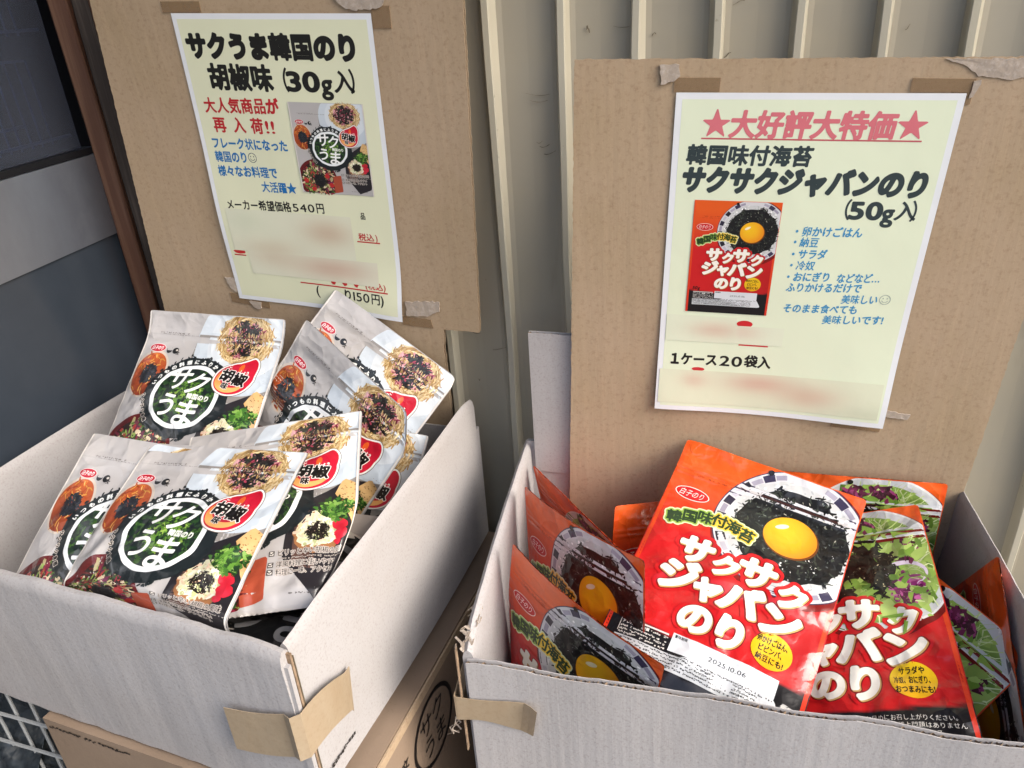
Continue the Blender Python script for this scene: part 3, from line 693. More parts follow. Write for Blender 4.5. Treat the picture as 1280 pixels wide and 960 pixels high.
# corrugated wall: panel sheets with narrow standing ribs
WD_ = unit([1, -.247, 0]); WNv = unit([-.247, -1, 0])          # along, outward (towards camera)
def wallp(s_, out, z): p = np.array([0, .805, 0])+WD_*s_+WNv*out; return (p[0], p[1], z)
wall = thing('metal_siding_wall', 'beige ribbed metal siding wall behind the cardboard signs', 'wall', (0, .805, -HC))
RIB = .0697; ZT = 1.35
for k in range(-5, 16):
    s0 = .0031+k*RIB; mb = MB()
    # sheet between this rib and the next, slightly dished
    prof = [(.0068, 0), (.012, -.0012), (.035, -.0018), (.058, -.0012), (RIB-.0068, 0)]
    zs = [-HC, -.42, -.2, ZT]; rows = []
    for z in zs: rows.append([wallp(s0+a_, o_, z) for a_, o_ in prof])
    V = [p for r in rows for p in r]; F = []
    for r in range(len(zs)-1):
        for i in range(4): F.append([r*5+i, r*5+i+1, (r+1)*5+i+1, (r+1)*5+i])
    mb.poly(V, F); mb.build('siding_panel', M['siding'], wall)
    mb = MB(); rnd = random.Random(k)
    pr = [(-.0068, 0), (-.0048, .0095), (-.0036, .0115), (.0022, .0118), (.0034, .0105), (.0068, 0)]; V = []; zs = np.linspace(-HC, ZT, 26)
    w1, w2 = rnd.random()*6, rnd.random()*6
    for z in zs:
        dx = .0011*math.sin(z*11+w1)+.0006*math.sin(z*29+w2)
        V += [wallp(s0+a_+dx*(o_ > .001), o_, z) for a_, o_ in pr]
    F = []
    for r in range(len(zs)-1):
        for i in range(5): F.append([r*6+i, r*6+i+1, (r+1)*6+i+1, (r+1)*6+i])
    mb.poly(V, F); mb.build('siding_rib', M['rib'], wall)
mb = MB(); mb.box(wallp(-.385, -.05, -HC), WD_*1.54, -WNv*.02, (0, 0, HC+ZT)); mb.build('backing', M['dark'], wall)
# unseen eave added above the frame to keep overhead sky off the pouches
eave = thing('added_eave', 'wooden soffit of the shop eave above the wall, out of the picture', 'roof', (0, .4, 1.15))
for k in range(8):
    mb = MB(); y0 = -.02+.118*k; mb.box((-2.2, y0, 1.15+.012*(k % 2)*0), (5.0, 0, 0), (0, .113, 0), (0, 0, .02)); mb.build('soffit_board', M['wood'], eave)
mb = MB(); mb.box((-2.2, -.045, 1.10), (5.0, 0, 0), (0, .024, 0), (0, 0, .14)); mb.build('fascia_board', M['wood'], eave)
# screw and scuffs on the siding
sc = MB(); sc.tube([wallp(.045, -.001, .018), wallp(.045, .003, .018)], .0034, 12); sc.build('screw', M['steel'], wall)
rs = random.Random(4)
for (s_, z, w_, h_) in [(.034, -.086, .024, .0008), (.038, -.092, .018, .0006), (.046, -.135, .010, .0012), (.050, -.142, .012, .0012), (.043, -.131, .006, .001), (.095, -.032, .003, .008), (.12, -.03, .02, .0006), (.155, -.04, .004, .002),
                        (.21, -.01, .016, .001), (.225, -.018, .010, .001), (.22, -.06, .006, .003), (-.045, -.34, .012, .0007), (-.04, -.40, .002, .002), (.35, -.05, .004, .003), (.37, -.045, .003, .002), (-.02, -.36, .02, .0006)]:
    P, Q = [], []
    for i in range(6):
        t = i/5; P.append(wallp(s_+w_*t, .0006-.0016*0, z+h_*(.2+rs.random())*.3+.002*math.sin(t*3+s_*80))); Q.append(wallp(s_+w_*t, .0006, z-h_*rs.random()*.4+.002*math.sin(t*3+s_*80)))
    V, F = strip_solid(P, Q, .0003, WNv); mb = MB(); mb.poly(V, F); mb.build('scuff', M['scuff'], wall)

# side door / cabinet on the left
DD = unit([-.217, -.976, 0]); DN = unit([.976, -.217, 0]); D0 = np.array([-.481, .965, 0.])
def dp(s_, out, z): p = D0+DD*s_+DN*out; return np.array([p[0], p[1], z])
door = thing('cabinet_door', 'dark glazed door with steel band and blue-grey lower panel', 'door', (D0[0], D0[1], -HC))
def slab(name, s0, s1, z0, z1, o0, o1, m_):
    mb = MB(); p = dp(s0, o0, z0); mb.box(p, dp(s0, o1, z0)-p, dp(s1, o0, z0)-p, (0, 0, z1-z0)); return mb.build(name, m_, door)
o_ = slab('lower_panel', .001, 1.5, -HC+.03, -.2335, -.02, -.001, M['door_paint'])
slab('steel_band', .0, 1.5, -.2325, -.1365, -.02, .0035, M['steel'])
slab('glass_pane', .012, 1.5, -.128, .70, -.010, -.006, M['glass'])
slab('gasket', .0, 1.5, -.1355, -.1285, -.02, .002, M['black_frame'])
slab('inner_back', -.02, 1.6, -.2, .75, -.36, -.35, M['dark'])
slab('inner_side', -.03, -.022, -.2, .75, -.36, -.02, M['dark'])
for z in (-.115, .0, .10):
    mb = MB()
    for q in (0, .012): mb.tube([dp(.0, -.024-q*5, z+q), dp(1.2, -.024-q*5, z+q)], .002, 6)
    for k in range(18): mb.tube([dp(.03+k*.016, -.025, z-.005), dp(.03+k*.016, -.027, z+.085), dp(.03+k*.016, -.3, z+.085)], .0013, 5)
    mb.build('wire_shelf', M['shelf_wire'], door)
post = thing('wooden_post', 'brown weathered wooden post between the dark door and the left cardboard sign', 'post', (-.46, .975, -HC))
def pbox(name, x0, x1, y0, y1, m_):
    mb = MB(); n = 14; V = []; rr = random.Random(int(x0*1e4))
    zs = np.linspace(-HC, .8, n)
    for z in zs:
        j = rr.uniform(-.0008, .0008)
        V += [(x0+j, y0, z), (x0+j+.002, y0-.002, z), (x1+j-.002, y0-.002, z), (x1+j, y0, z), (x1+j, y1, z), (x0+j, y1, z)]
    F = []
    for r in range(n-1):
        for i in range(6): F.append([r*6+i, r*6+(i+1) % 6, (r+1)*6+(i+1) % 6, (r+1)*6+i])
    F.append(list(range(6))[::-1]); F.append([6*(n-1)+i for i in range(6)])
    mb.poly(V, F); return mb.build(name, m_, post)
pbox('face_board', -.4795, -.4575, .958, 1.0, M['wood']); pbox('grey_board', -.457, -.436, .964, 1.0, M['wood_grey']); pbox('inner_board', -.4355, -.405, .958, 1.0, M['wood'])

# ================================================================ CARTONS AND BOXES
def quadpanel(P4, th, nrm, name, parent, m_, flute=.007, nseg=None, rough=.0006, seed=0, edge=True):
    """double-lined board: P4 = bottom-left, bottom-right, top-right, top-left of the outer face, thickness against nrm"""
    p = [np.array(q, float) for q in P4]; n_ = unit(nrm); rs = random.Random(seed)
    W_ = np.linalg.norm(p[2]-p[3]); n = nseg or max(8, int(W_/.009)); mb = MB()
    ups = [rs.uniform(-1, 1)*rough for _ in range(n+1)]
    def line(a_, b_, off, dz): return [a_+(b_-a_)*i/n+n_*off+np.array([0, 0, ups[i]*dz]) for i in range(n+1)]
    lt = .0007
    for (o1, ) in ((0,), (-(th-lt),)):
        V, F = strip_solid(line(p[3], p[2], o1, 1), line(p[0], p[1], o1, 0), lt, n_); mb.poly(V, F)
    ob = mb.build(name, m_, parent)
    if edge:
        k = max(6, int(W_/flute)*4); V = []; 
        for i in range(k+1):
            t = i/k; off = -lt-.0003-(th-2*lt-.0006)*(.5+.5*math.sin(t*W_/flute*2*math.pi)); jz = rs.uniform(-.0012, -.0002)
            V += [p[0]+(p[1]-p[0])*t+n_*off, p[3]+(p[2]-p[3])*t+n_*off+np.array([0, 0, jz])]
        F = [[2*i, 2*i+2, 2*i+3, 2*i+1] for i in range(k)]; mb = MB(); mb.poly(V, F); e = mb.build('fluted_core', M['board_edge'], ob)
    return ob

# left box frame of reference
LX = unit([.94, -.336, 0]); LY = unit([.336, .94, 0]); LFR = np.array([-.175, .395, 0.])     # right/front top corner
LW, LDp = .420, .388
def lp(a_, b_, z): p = LFR-LX*a_+LY*b_; return np.array([p[0], p[1], z])      # a leftwards, b backwards
lbox = thing('open_display_box', 'open white-lined cardboard box holding white seaweed pouches', 'box', lp(0, 0, -.55), 'open display boxes')
ZR = -.393
TH = .0075
def zb(b_): return -.560-.028*b_/LDp
# front wall with a rolled top edge (board folded over itself)
n = 40; mb = MB(); rs = random.Random(3); V = []; prof = [(0, None), (0, -.012), (.0012, -.004), (.004, 0.0), (.008, -.0005), (.0105, -.004), (.011, -.013), (.011, None)]
dent = [.0012*math.sin(i*.9)+.0008*rs.uniform(-1, 1) for i in range(n+1)]
for i in range(n+1):
    a_ = LW*i/n
    for j, (b_, dz) in enumerate(prof):
        zt = ZR-.001+dent[i]*.8-.003*math.exp(-((a_-.0)/.02)**2)
        if dz is None: z = -.566+.0008*math.sin(i*1.7) if j == 0 else zb(0)+.01
        else: z = zt+dz
        crease = .0009*sum(math.exp(-((a_-q)/.004)**2) for q in (.085, .15, .245)) if j < 2 else 0
        V.append(lp(a_, b_+crease+.055*a_+(.005 if dz is None else 0), z))
F = []
m_ = len(prof)
for i in range(n):
    for j in range(m_-1): F.append([i*m_+j, (i+1)*m_+j, (i+1)*m_+j+1, i*m_+j+1])
    F.append([i*m_+m_-1, (i+1)*m_+m_-1, (i+1)*m_, i*m_])
F.append(list(range(m_))); F.append([n*m_+j for j in range(m_)][::-1])
mb.poly([tuple(v) for v in V], F); mb.build('front_wall', M['white_board'], lbox, smooth=True).data.set_sharp_from_angle(angle=rad(40))
# right wall: outer skin bows outwards slightly; slab with rolled top too
def sidewall(name, a0, outward, th=.009):
    n = 26; V = []; mb = MB()
    prof = [(0, None), (0, -.010), (.0015, -.003), (.004, 0), (.0065, -.003), (.008, -.010), (.008, None)]
    for i in range(n+1):
        b_ = .012+(LDp-.012)*i/n; bow = .004*math.sin(math.pi*i/n)
        for j, (t, dz) in enumerate(prof):
            aa = a0-outward*(bow)+outward*t if True else 0
            z = (zb(b_) if dz is None else ZR+dz-.004*math.exp(-((i)/2.)**2)+.0015*math.sin(math.pi*i/n)-.006*max(0, (i-n+3)/3)**2)
            if dz is None and j > 0: z += .006
            V.append(lp(aa, b_, z))
    m_ = len(prof); F = []
    for i in range(n):
        for j in range(m_-1): F.append([i*m_+j, (i+1)*m_+j, (i+1)*m_+j+1, i*m_+j+1][::-1])
        F.append([i*m_+m_-1, (i+1)*m_+m_-1, (i+1)*m_, i*m_][::-1])
    F.append(list(range(m_))[::-1]); F.append([n*m_+j for j in range(m_)])
    mb.poly([tuple(v) for v in V], F); o_ = mb.build(name, M['white_board'], lbox, smooth=True); o_.data.set_sharp_from_angle(angle=rad(40)); return o_
sidewall('right_wall', 0, 1); sidewall('left_wall', LW, -1)
mb = MB(); mb.box(lp(LW, LDp, zb(LDp)), lp(0, LDp, 0)-lp(LW, LDp, 0), LY*.008, (0, 0, .15)); mb.build('back_wall', M['white_board'], lbox)
mb = MB(); mb.hexa([lp(LW-.009, .055, zb(0)+.001), lp(.009, .03, zb(0)+.001), lp(.009, LDp-.001, zb(LDp)+.001), lp(LW-.009, LDp-.001, zb(LDp)+.001)]+[lp(LW-.009, .055, zb(0)+.005), lp(.009, .03, zb(0)+.005), lp(.009, LDp-.001, zb(LDp)+.005), lp(LW-.009, LDp-.001, zb(LDp)+.005)]); mb.build('bottom', M['white_board'], lbox)
# exposed board layers at the front right corner
for q, (b0, tt, m1) in enumerate(((.0115, .0022, 'board_edge'), (.0145, .0008, 'scuff'), (.0065, .004, 'white_board'))):
    mb = MB(); p = lp(-.0035, b0-.004, zb(0)+.003); mb.box(p, -LX*.006, LY*tt, (0, 0, ZR-zb(0)-.012-.004*q)); 
    V, F = mb.v, mb.f; mesh_obj('corner_layer', V, F, M[m1], lbox, org(lbox))
# tape wrapped round the corner
def ribbon(pts_top, pts_bot, nrm_pts, name, m_, parent, th=.0004):
    V = []; F = []; n = len(pts_top)
    for a_, b_, c_ in zip(pts_top, pts_bot, nrm_pts):
        a_, b_, c_ = np.array(a_), np.array(b_), np.array(c_); mid = (a_+b_)/2
        V += [a_, mid, b_, b_-c_*th, a_-c_*th]
    for i in range(n-1):
        for j in range(5): F.append([i*5+j, i*5+(j+1) % 5, (i+1)*5+(j+1) % 5, (i+1)*5+j][::-1])
    F.append([0, 1, 2, 3, 4]); F.append([(n-1)*5+j for j in range(5)][::-1])
    return mesh_obj(name, V, F, m_, parent, org(parent) if parent else (0, 0, 0))
T1, T2, NN = [], [], []
for i in range(9):            # front part, from left end to the corner
    t = i/8; a_ = .0625-.0625*t; zt = -.464+.012*t-.003*math.sin(t*3.1); jag = .002*math.sin(i*2.4) if i == 0 else 0
    T1.append(lp(a_+jag, -.0016-.004*(t > .9), zt)); T2.append(lp(a_-jag*.5, -.0016-.004*(t > .9), zt-.046)); NN.append(-LY)
for i in range(9):
    t = i/8; b_ = .066*t; zt = -.452-.024*t*t+.001*math.sin(t*5)
    T1.append(lp(-.0062-.0025*math.sin(math.pi*t), b_, zt+(.004 if i == 8 else 0))); T2.append(lp(-.0062-.0025*math.sin(math.pi*t), b_-(.006 if i == 8 else 0), zt-.046+.005*t)); NN.append(LX)
ribbon(T1, T2, NN, 'tape', M['tape_kraft'], lbox, .0005)

# backing sign of the left box
LR1 = unit([.94, -.336, -.055]); LR2 = unit([.028, -.092, .995]); LN = unit([-.339, -.938, -.077]); LT = np.array([-.297, .817, .006])   # poster top-left
def lb(x, y, out=0): return LT+LR1*x*.001-LR2*y*.001+LN*out      # millimetres on the poster plane
board1 = thing('cardboard_sign_board', 'tall brown cardboard sheet standing in the left box, behind the white pouches', 'sign board', lb(90, 400), 'cardboard sheets standing in the boxes')
def sheet(corners, th, parent, name, m_, base, nn, notch=None, seed=1):
    rs = random.Random(seed); pts = []
    for k in range(len(corners)):
        a_, b_ = np.array(corners[k], float), np.array(corners[(k+1) % len(corners)], float); L = np.linalg.norm(b_-a_); n = max(1, int(L/3))
        for i in range(n):
            q = a_+(b_-a_)*i/n; d = (b_-a_)/L; w_ = rs.uniform(-.45, .45) if i else 0; pts.append((q[0]-d[1]*w_, q[1]+d[0]*w_))
    n = len(pts); o1 = [base(x, y, -.0006) for x, y in pts]; o2 = [base(x, y, -.0012) for x, y in pts]
    o3 = [base(x, y, -th+.0006) for x, y in pts]; o4 = [base(x, y, -th) for x, y in pts]
    for i, (A_, B_) in enumerate(((o1, o2), (o3, o4))):
        V = A_+B_; F = [list(range(n)), [n+k for k in range(n)][::-1]]+[[k, n+k, n+(k+1) % n, (k+1) % n] for k in range(n)]
        ob = mesh_obj(name if i == 0 else 'rear_liner', V, F, m_, parent, org(parent))
        if i == 0: first = ob
    return first
def core(base, x0, x1, y0, y1, th, parent, period=6.5):
    k = int((x1-x0)/period*6); V = []
    for i in range(k+1):
        x = x0+(x1-x0)*i/k; o = -.0014-(th-.0028)*(.5+.5*math.sin((x-x0)/period*2*math.pi)); V += [base(x, y0, o), base(x, y1, o)]
    mesh_obj('fluted_core', V, [[2*i, 2*i+2, 2*i+3, 2*i+1] for i in range(k)], M['board_edge'], parent, org(parent))
fl1 = sheet([(-85, -130), (297, -130), (292.5, 305), (252, 306), (250, 330), (252, 395), (246, 560), (-122, 560), (-124, 420), (-115, 325)], .0055, board1, 'front_liner', M['kraft'], lb, LN)
core(lb, -84, 250, -129, 392, .0055, fl1); core(lb, 254, 292, -129, 303.5, .0055, fl1)

RR1 = unit([.970, -.240, -.042]); RR2 = unit([.020, -.087, .996]); RN = unit([-.242, -.967, -.080]); RT0 = np.array([.146, .642, -.076])
def rb(x, y, out=0): return RT0+RR1*x*.001-RR2*y*.001+RN*out
board2 = thing('cardboard_sign_board', 'wide brown cardboard sheet standing in the right box, behind the red pouches', 'sign board', rb(90, 500), 'cardboard sheets standing in the boxes')
fl2 = sheet([(-81.5, -24), (244, -24), (262, -26), (300, -23), (303, 100), (298.5, 178), (299, 372), (296, 520), (-86, 520), (-85, 400)], .0055, board2, 'front_liner', M['kraft'], rb, RN, seed=2)
core(rb, -80, 298, -23.2, 515, .0055, fl2)

# right box
RX = unit([.970, -.240, 0]); RY = unit([.247, .969, 0]); RF0 = np.array([-.0545, .462, 0.])      # front left corner of the front wall (outer)
def rp(a_, b_, z): p = RF0+RX*a_+RY*b_; return np.array([p[0], p[1], z])
RW = .436; RDp = .272; RZB = -.705
rbox = thing('open_display_box', 'open white-lined cardboard box holding red and orange seaweed pouches', 'box', rp(0, 0, RZB), 'open display boxes')
def zfr(a_): return -.4865-.019*a_/RW
n = 52; rs = random.Random(8)
def front_panel():
    V, F = [], []
    top = [zfr(RW*i/n)+rs.uniform(-.0006, .0006)+.0012*math.sin(i*.55) for i in range(n+1)]
    lay = [(0, 0), (.0009, 0), (.0042, 1), (.0051, 1)]
    mb = MB()
    for (b0, b1) in ((0, .0009), (.0042, .0051)):
        P = [rp(RW*i/n, b0+.0012*math.sin(i*.37)*(1), top[i]+(.0008 if b0 else 0)) for i in range(n+1)]; Q = [rp(RW*i/n, b0, RZB) for i in range(n+1)]
        V, F = strip_solid(P, Q, b1-b0, -RY); mb.poly(V, F)
    fw = mb.build('front_wall', M['white_board'], rbox)
    k = 420; V = []
    for i in range(k+1):
        a_ = RW*i/k; j = min(n-1, int(i/k*n)); b_ = .0011+.0028*(.5+.5*math.sin(a_/.0068*2*math.pi)); V += [rp(a_, b_, RZB+.01), rp(a_, b_, top[j]-.0006-.0008*rs.random())]
    mb = MB(); mb.poly(V, [[2*i, 2*i+2, 2*i+3, 2*i+1] for i in range(k)]); mb.build('fluted_core', M['board_edge'], fw)
front_panel()
def rside(name, a0, sgn, zt0, zt1, b0=.0055, th=.0055, b1=None):
    b1 = b1 or RDp; k = 18; mb = MB()
    for off in (0, th-.0009):
        P = [rp(a0+sgn*off+.0015*math.sin(i*.8)*(off == 0), b0+(b1-b0)*i/k, zt0+(zt1-zt0)*i/k+rs.uniform(-.0005, .0005)) for i in range(k+1)]
        Q = [rp(a0+sgn*off, b0+(b1-b0)*i/k, RZB) for i in range(k+1)]
        V, F = strip_solid(P, Q, .0009*(1 if sgn > 0 else -1), -RX); mb.poly(V, F)
    mb.build(name, M['white_board'], rbox)
    k = 150; V = []
    for i in range(k+1):
        t = i/k; a_ = a0+sgn*(.0011+(th-.0022)*(.5+.5*math.sin(t*38*2*math.pi))); V += [rp(a_, b0+(b1-b0)*t, RZB+.01), rp(a_, b0+(b1-b0)*t, zt0+(zt1-zt0)*t-.0008)]
    mb = MB(); mb.poly(V, [[2*i, 2*i+2, 2*i+3, 2*i+1] for i in range(k)]); mb.build('fluted_core', M['board_edge'], rbox)
def roundwall(name, a0, sgn, z0, z1, b0, th=.009):
    n = 24; V = []; prof = [(0, None), (0, -.008), (.18, -.0025), (.5, 0), (.82, -.0025), (1, -.008), (1, None)]; rr = random.Random(int(a0*100)+5)
    for i in range(n+1):
        t = i/n; b_ = b0+(RDp-b0)*t; zt = z0+(z1-z0)*t+rr.uniform(-.0005, .0005)-.010*max(0, 1-t/.10)**2*(sgn > 0); bow = .002*math.sin(math.pi*t)
        for (q, dz) in prof: V.append(rp(a0+sgn*(q*th)-sgn*bow, b_, RZB if dz is None else zt+dz))
    m_ = len(prof); F = []
    for i in range(n):
        for j in range(m_): F.append([i*m_+j, i*m_+(j+1) % m_, (i+1)*m_+(j+1) % m_, (i+1)*m_+j])
    F.append(list(range(m_))[::-1]); F.append([n*m_+j for j in range(m_)])
    if sgn > 0: F = [f[::-1] for f in F]
    mb = MB(); mb.poly([tuple(v) for v in V], F); o_ = mb.build(name, M['white_board'], rbox, smooth=True); o_.data.set_sharp_from_angle(angle=rad(40)); return o_
roundwall('left_wall', -.004, 1, -.468, -.434, .006, .0095); roundwall('right_wall', RW, -1, -.447, -.455, .006, .007)
mb = MB(); mb.box(rp(.001, RDp-.006, RZB), RX*(RW-.002), RY*.005, (0, 0, -.433-RZB)); mb.build('back_wall', M['white_board'], rbox)
mb = MB(); mb.box(rp(.006, .006, RZB+.001), RX*(RW-.012), RY*(RDp-.013), (0, 0, .004)); mb.build('bottom', M['white_board'], rbox)
# raised rear flap to the left of the sign
P4 = [rb(-124, 400, -.008), rb(-60, 400, -.008), rb(-60, 229, -.008), rb(-128, 229, -.008)]
quadpanel(P4, .0055, RN, 'rear_flap', rbox, M['white_board'], seed=5)
# crushed fibrous corner
rs = random.Random(12)
for k in range(12):
    t = k/11; p = rp(-.0075+.010*rs.random(), .002+.045*t, -.4695+.002*rs.uniform(-1, 1)); mb = MB()
    pts = [p+np.array([rs.uniform(-.004, .004), rs.uniform(-.008, .008), rs.uniform(-.0015, .0010)]) for _ in range(4)]
    q = [v+np.array([.0016, .001, .0004]) for v in pts]
    V, F = strip_solid(pts, q, .0004, (0, 0, 1)); mb.poly(V, F); mb.build('torn_shred', M['torn'], rbox)
for k in range(4):
    p = rp(-.0075-.0012*k, -.001+.003*k, -.472-.002*k); mb = MB(); mb.box(p, RX*.0009, RY*.004, (0, 0, -.12+.012*k)); mesh_obj('corner_layer', mb.v, [f[::-1] for f in mb.f], M['torn' if k % 2 else 'board_edge'], rbox, org(rbox))
T1, T2, NN = [], [], []
for i in range(6):
    t = i/5; T1.append(rp(-.0135, .030*(1-t)-.0015, -.5185+.0*t-.006*t)); T2.append(rp(-.0135, .030*(1-t)-.0015, -.545-.008*t)); NN.append(-RX)
for i in range(12):
    t = i/11; lift = .010*max(0, t-.85)/.15; T1.append(rp(-.0115+.072*t, -.0018-lift, -.5255+.003*t-.001*math.sin(t*6)+lift*.3)); T2.append(rp(-.0115+.066*t, -.0018-lift*.4, -.553+.003*math.sin(t*5))); NN.append(-RY)
ribbon(T1, T2, NN, 'tape', M['tape_kraft'], rbox, .0005)
rs = random.Random(31); mb = MB()
for k in range(4):
    p = rp(-.0145-.001*rs.random(), .004+.003*rs.random(), -.553); pts = [p+np.array([rs.uniform(-.003, .001)*j, 0, -.006*j-rs.random()*.003]) for j in range(5)]
    V, F = strip_solid(pts, [q+np.array([.0011, .0004, 0]) for q in pts], .0003, -RY); mb.poly(V, F)
mb.build('torn_fringe', M['torn'], rbox)

# supporting cartons
def carton(name, pf, w_, d_, zt, zbm, label, mname='carton', slope=0, zlow=None):
    t = thing(name, label, 'carton', pf(0, 0, zbm), 'brown cartons under the boxes'); mb = MB()
    c = [pf(0, 0, zbm), pf(w_, 0, zbm), pf(w_, d_, zbm), pf(0, d_, zbm), pf(0, 0, zt), pf(w_, 0, zt), pf(w_, d_, zt-slope), pf(0, d_, zt-slope)]
    if np.linalg.det(np.array([c[1]-c[0], c[3]-c[0], c[4]-c[0]])) < 0: c = [c[1], c[0], c[3], c[2], c[5], c[4], c[7], c[6]]
    mb.hexa(c); o = mb.build('carton_body', M[mname], t); return t, o
def lc(a_, b_, z): return lp(a_-.020, b_-.001+.05*max(0, a_), z)
ct1, body = carton('brown_carton', lc, .325, .41, -.570, -.86, 'brown printed carton directly under the left open box, with orange mark', slope=.030)
# sloping lid flap edge on the right side and printed marks
mb = MB(); mb.box(lc(-.0028, 0, -.571), lc(0, .405, 0)-lc(0, 0, 0)+np.array([0, 0, -.030]), LX*-.002, (0, 0, -.010)); mesh_obj('lid_edge', mb.v, mb.f, M['kraft'], ct1, org(ct1))
def flat_art(A, base, name, material, parent, lz=.00012, off=.0006):
    for g_ in A.groups():
        V, T, c, z = A.merged(g_); P = np.array([base(x, y, off+lz*zz) for (x, y), zz in zip(V, z)]) if not hasattr(base, 'vec') else base.vec(V, off+lz*z)
        e1 = P[T[:, 1]]-P[T[:, 0]]; e2 = P[T[:, 2]]-P[T[:, 0]]; nn_ = np.cross(e1, e2); f0 = np.array(base(0, 0, 1))-np.array(base(0, 0, 0)); fl = nn_@f0 < 0; T = T.copy(); T[fl] = T[fl][:, [0, 2, 1]]
        mesh_obj(name if g_ in ('printed_design',) else g_, P, T, material, parent, org(parent), col=c)
A = Art()      # right side of the carton: ring logo, oval marks; x mm backwards, y mm down from the carton top
shape(A, sub(ell(160, 66, 46, 44), ell(160, 66, 41, 39)), (100, 10, 215, 120), 4, '1F1B1A', 1)
for ch, x, y in (('サ', 145, 50), ('ク', 172, 50), ('う', 146, 80), ('ま', 173, 82)): put(A, ch, x, y, 30, 30, .0, '2A2523', 1, 20)
shape(A, ell(82, 62, 12, 12), (68, 48, 98, 76), 3, '1F1B1A', 1); disc(A, 86, 59, 4, 4, '8F7D6C', 2, 1.5)
shape(A, sub(ell(50, 66, 15, 13), ell(50, 64, 13, 11)), (30, 50, 68, 82), 3, '1F1B1A', 1); shape(A, inter(ell(50, 66, 14, 12), lambda X, Y: Y-68), (30, 50, 68, 82), 3, '1F1B1A', 1)
put(A, '文', 98, 50, 14, 14, .02, '2A2523', 1, 20)
def lside(x, y, o): return lc(-o, x*.001, -.5712-.030*x/410-y*.001)
flat_art(A, lside, 'printed_marks', M['paper'], ct1)
A = Art()     # on the carton front: fine print, orange mark
micro(A, 5, 105, 8, 4.5, '1c1816', 1, 5, .95, grp='fine_print'); micro(A, 165, 290, 8, 4.5, '1c1816', 1, 6, .95, grp='bold_print')
def lfront(x, y, o): return lc(.325-x*.001, -o, -.5705-y*.001)
shape(A, sub(polyf([(92, 32), (128, 38), (118, 72), (84, 64)]), polyf([(94, 35), (125, 40), (116, 69), (87, 62)])), (78, 28, 135, 78), 3, 'A9794E', 1)
disc(A, 106, 50, 10, 8, 'A9602E', 1.5, 2.5, .08, 2); shape(A, ell(104, 50, 15, 12, .1, 5), (80, 30, 130, 70), 2.5, 'B08058', 1.2)
rect(A, 168, 40, 200, 60, '6d4f3d', 1, 6, grp='brown_block'); rect(A, 210, 36, 250, 60, '5b4638', 1, 6, grp='dark_block')
flat_art(A, lfront, 'printed_marks', M['paper'], ct1)
# printing along the lower edge of the white box's right wall
A = Art(); micro(A, 20, 62, 0, 5, '1c1816', 1, 15, .95)
def lsb(x, y, o): return lp(-o-.0012, x*.001, -.5395-y*.001-.036*x/388)
flat_art(A, lsb, 'printed_marks', M['paper'], lbox)
ct2, _ = carton('brown_carton', lambda a_, b_, z: lp(a_-.016, b_-.03, z), .60, .43, -.861, -HC, 'plain brown carton at the bottom of the left stack, on the ground')
ct3, _ = carton('brown_carton', lambda a_, b_, z: rp(a_+.01, b_+.008, z), .40, .25, -.7065, -HC, 'plain brown carton under the right box, on the ground')

# wire basket at the lower left with dark blue packets in it
bk = thing('wire_basket', 'wire mesh basket with bluish packets at the lower left corner', 'basket', lp(.43, .1, -.857))
mb = MB()
def bp(a_, b_, z): return lp(.314+a_, b_+.058, z)
for k in range(9):
    mb = MB(); mb.tube([bp(.002+k*.029, -.025, -.560), bp(.002+k*.029, -.025, -.857)], .0017, 6); mb.build('wire', M['wire'], bk)
for k in range(7):
    mb = MB(); mb.tube([bp(-.002, -.0285, -.562-.045*k), bp(.24, -.0285, -.562-.045*k)], .0019, 6); mb.build('wire', M['wire'], bk)
for k in range(5):
    mb = MB(); mb.tube([bp(.002+.058*k, -.026, -.857), bp(.002+.058*k, .26, -.857), bp(.002+.058*k, .26, -.60)], .0019, 6); mb.build('wire', M['wire'], bk)
rs = random.Random(9)
CB = ['6E8796', '2E3B47', '9FB2BC', '3D2B2A', '55707E', '20262C']
for k in range(6):
    o = bp(.012+.034*k, .0+.012*(k % 3), -.585-.02*(k % 2))
    A = Art(); rect(A, 0, 0, .8, 1, lambda X, Y: mixc(CB[k], CB[(k+1) % 6], .5+.7*vnoise(X, Y, 7, k)), 0, .05, grp='film')
    for j in range(5): disc(A, rs.uniform(.15, .65), rs.uniform(.1, .9), rs.uniform(.06, .14), rs.uniform(.05, .12), CB[(k+j*2) % 6], 2+j, .03, .08, k*7+j)
    t = thing('snack_packet', ('crinkled %s packet lying in the wire basket' % ['pale blue', 'dark navy', 'silver-blue', 'dark brown', 'teal grey', 'black'][k]), 'packet', o, 'packets in the wire basket')
    s = Surf(o, -LX*.95+LY*.1, unit(-LY*.55+np.array([0, 0, -.8]))if k % 2 else unit(-LY*.2+np.array([.1, 0, -.95])), .14, .8, bulge=.01, seed=k+40, wr=.002); s.backcol = lin('333A40')
    build_on(s, A, {}, t, M['film'])

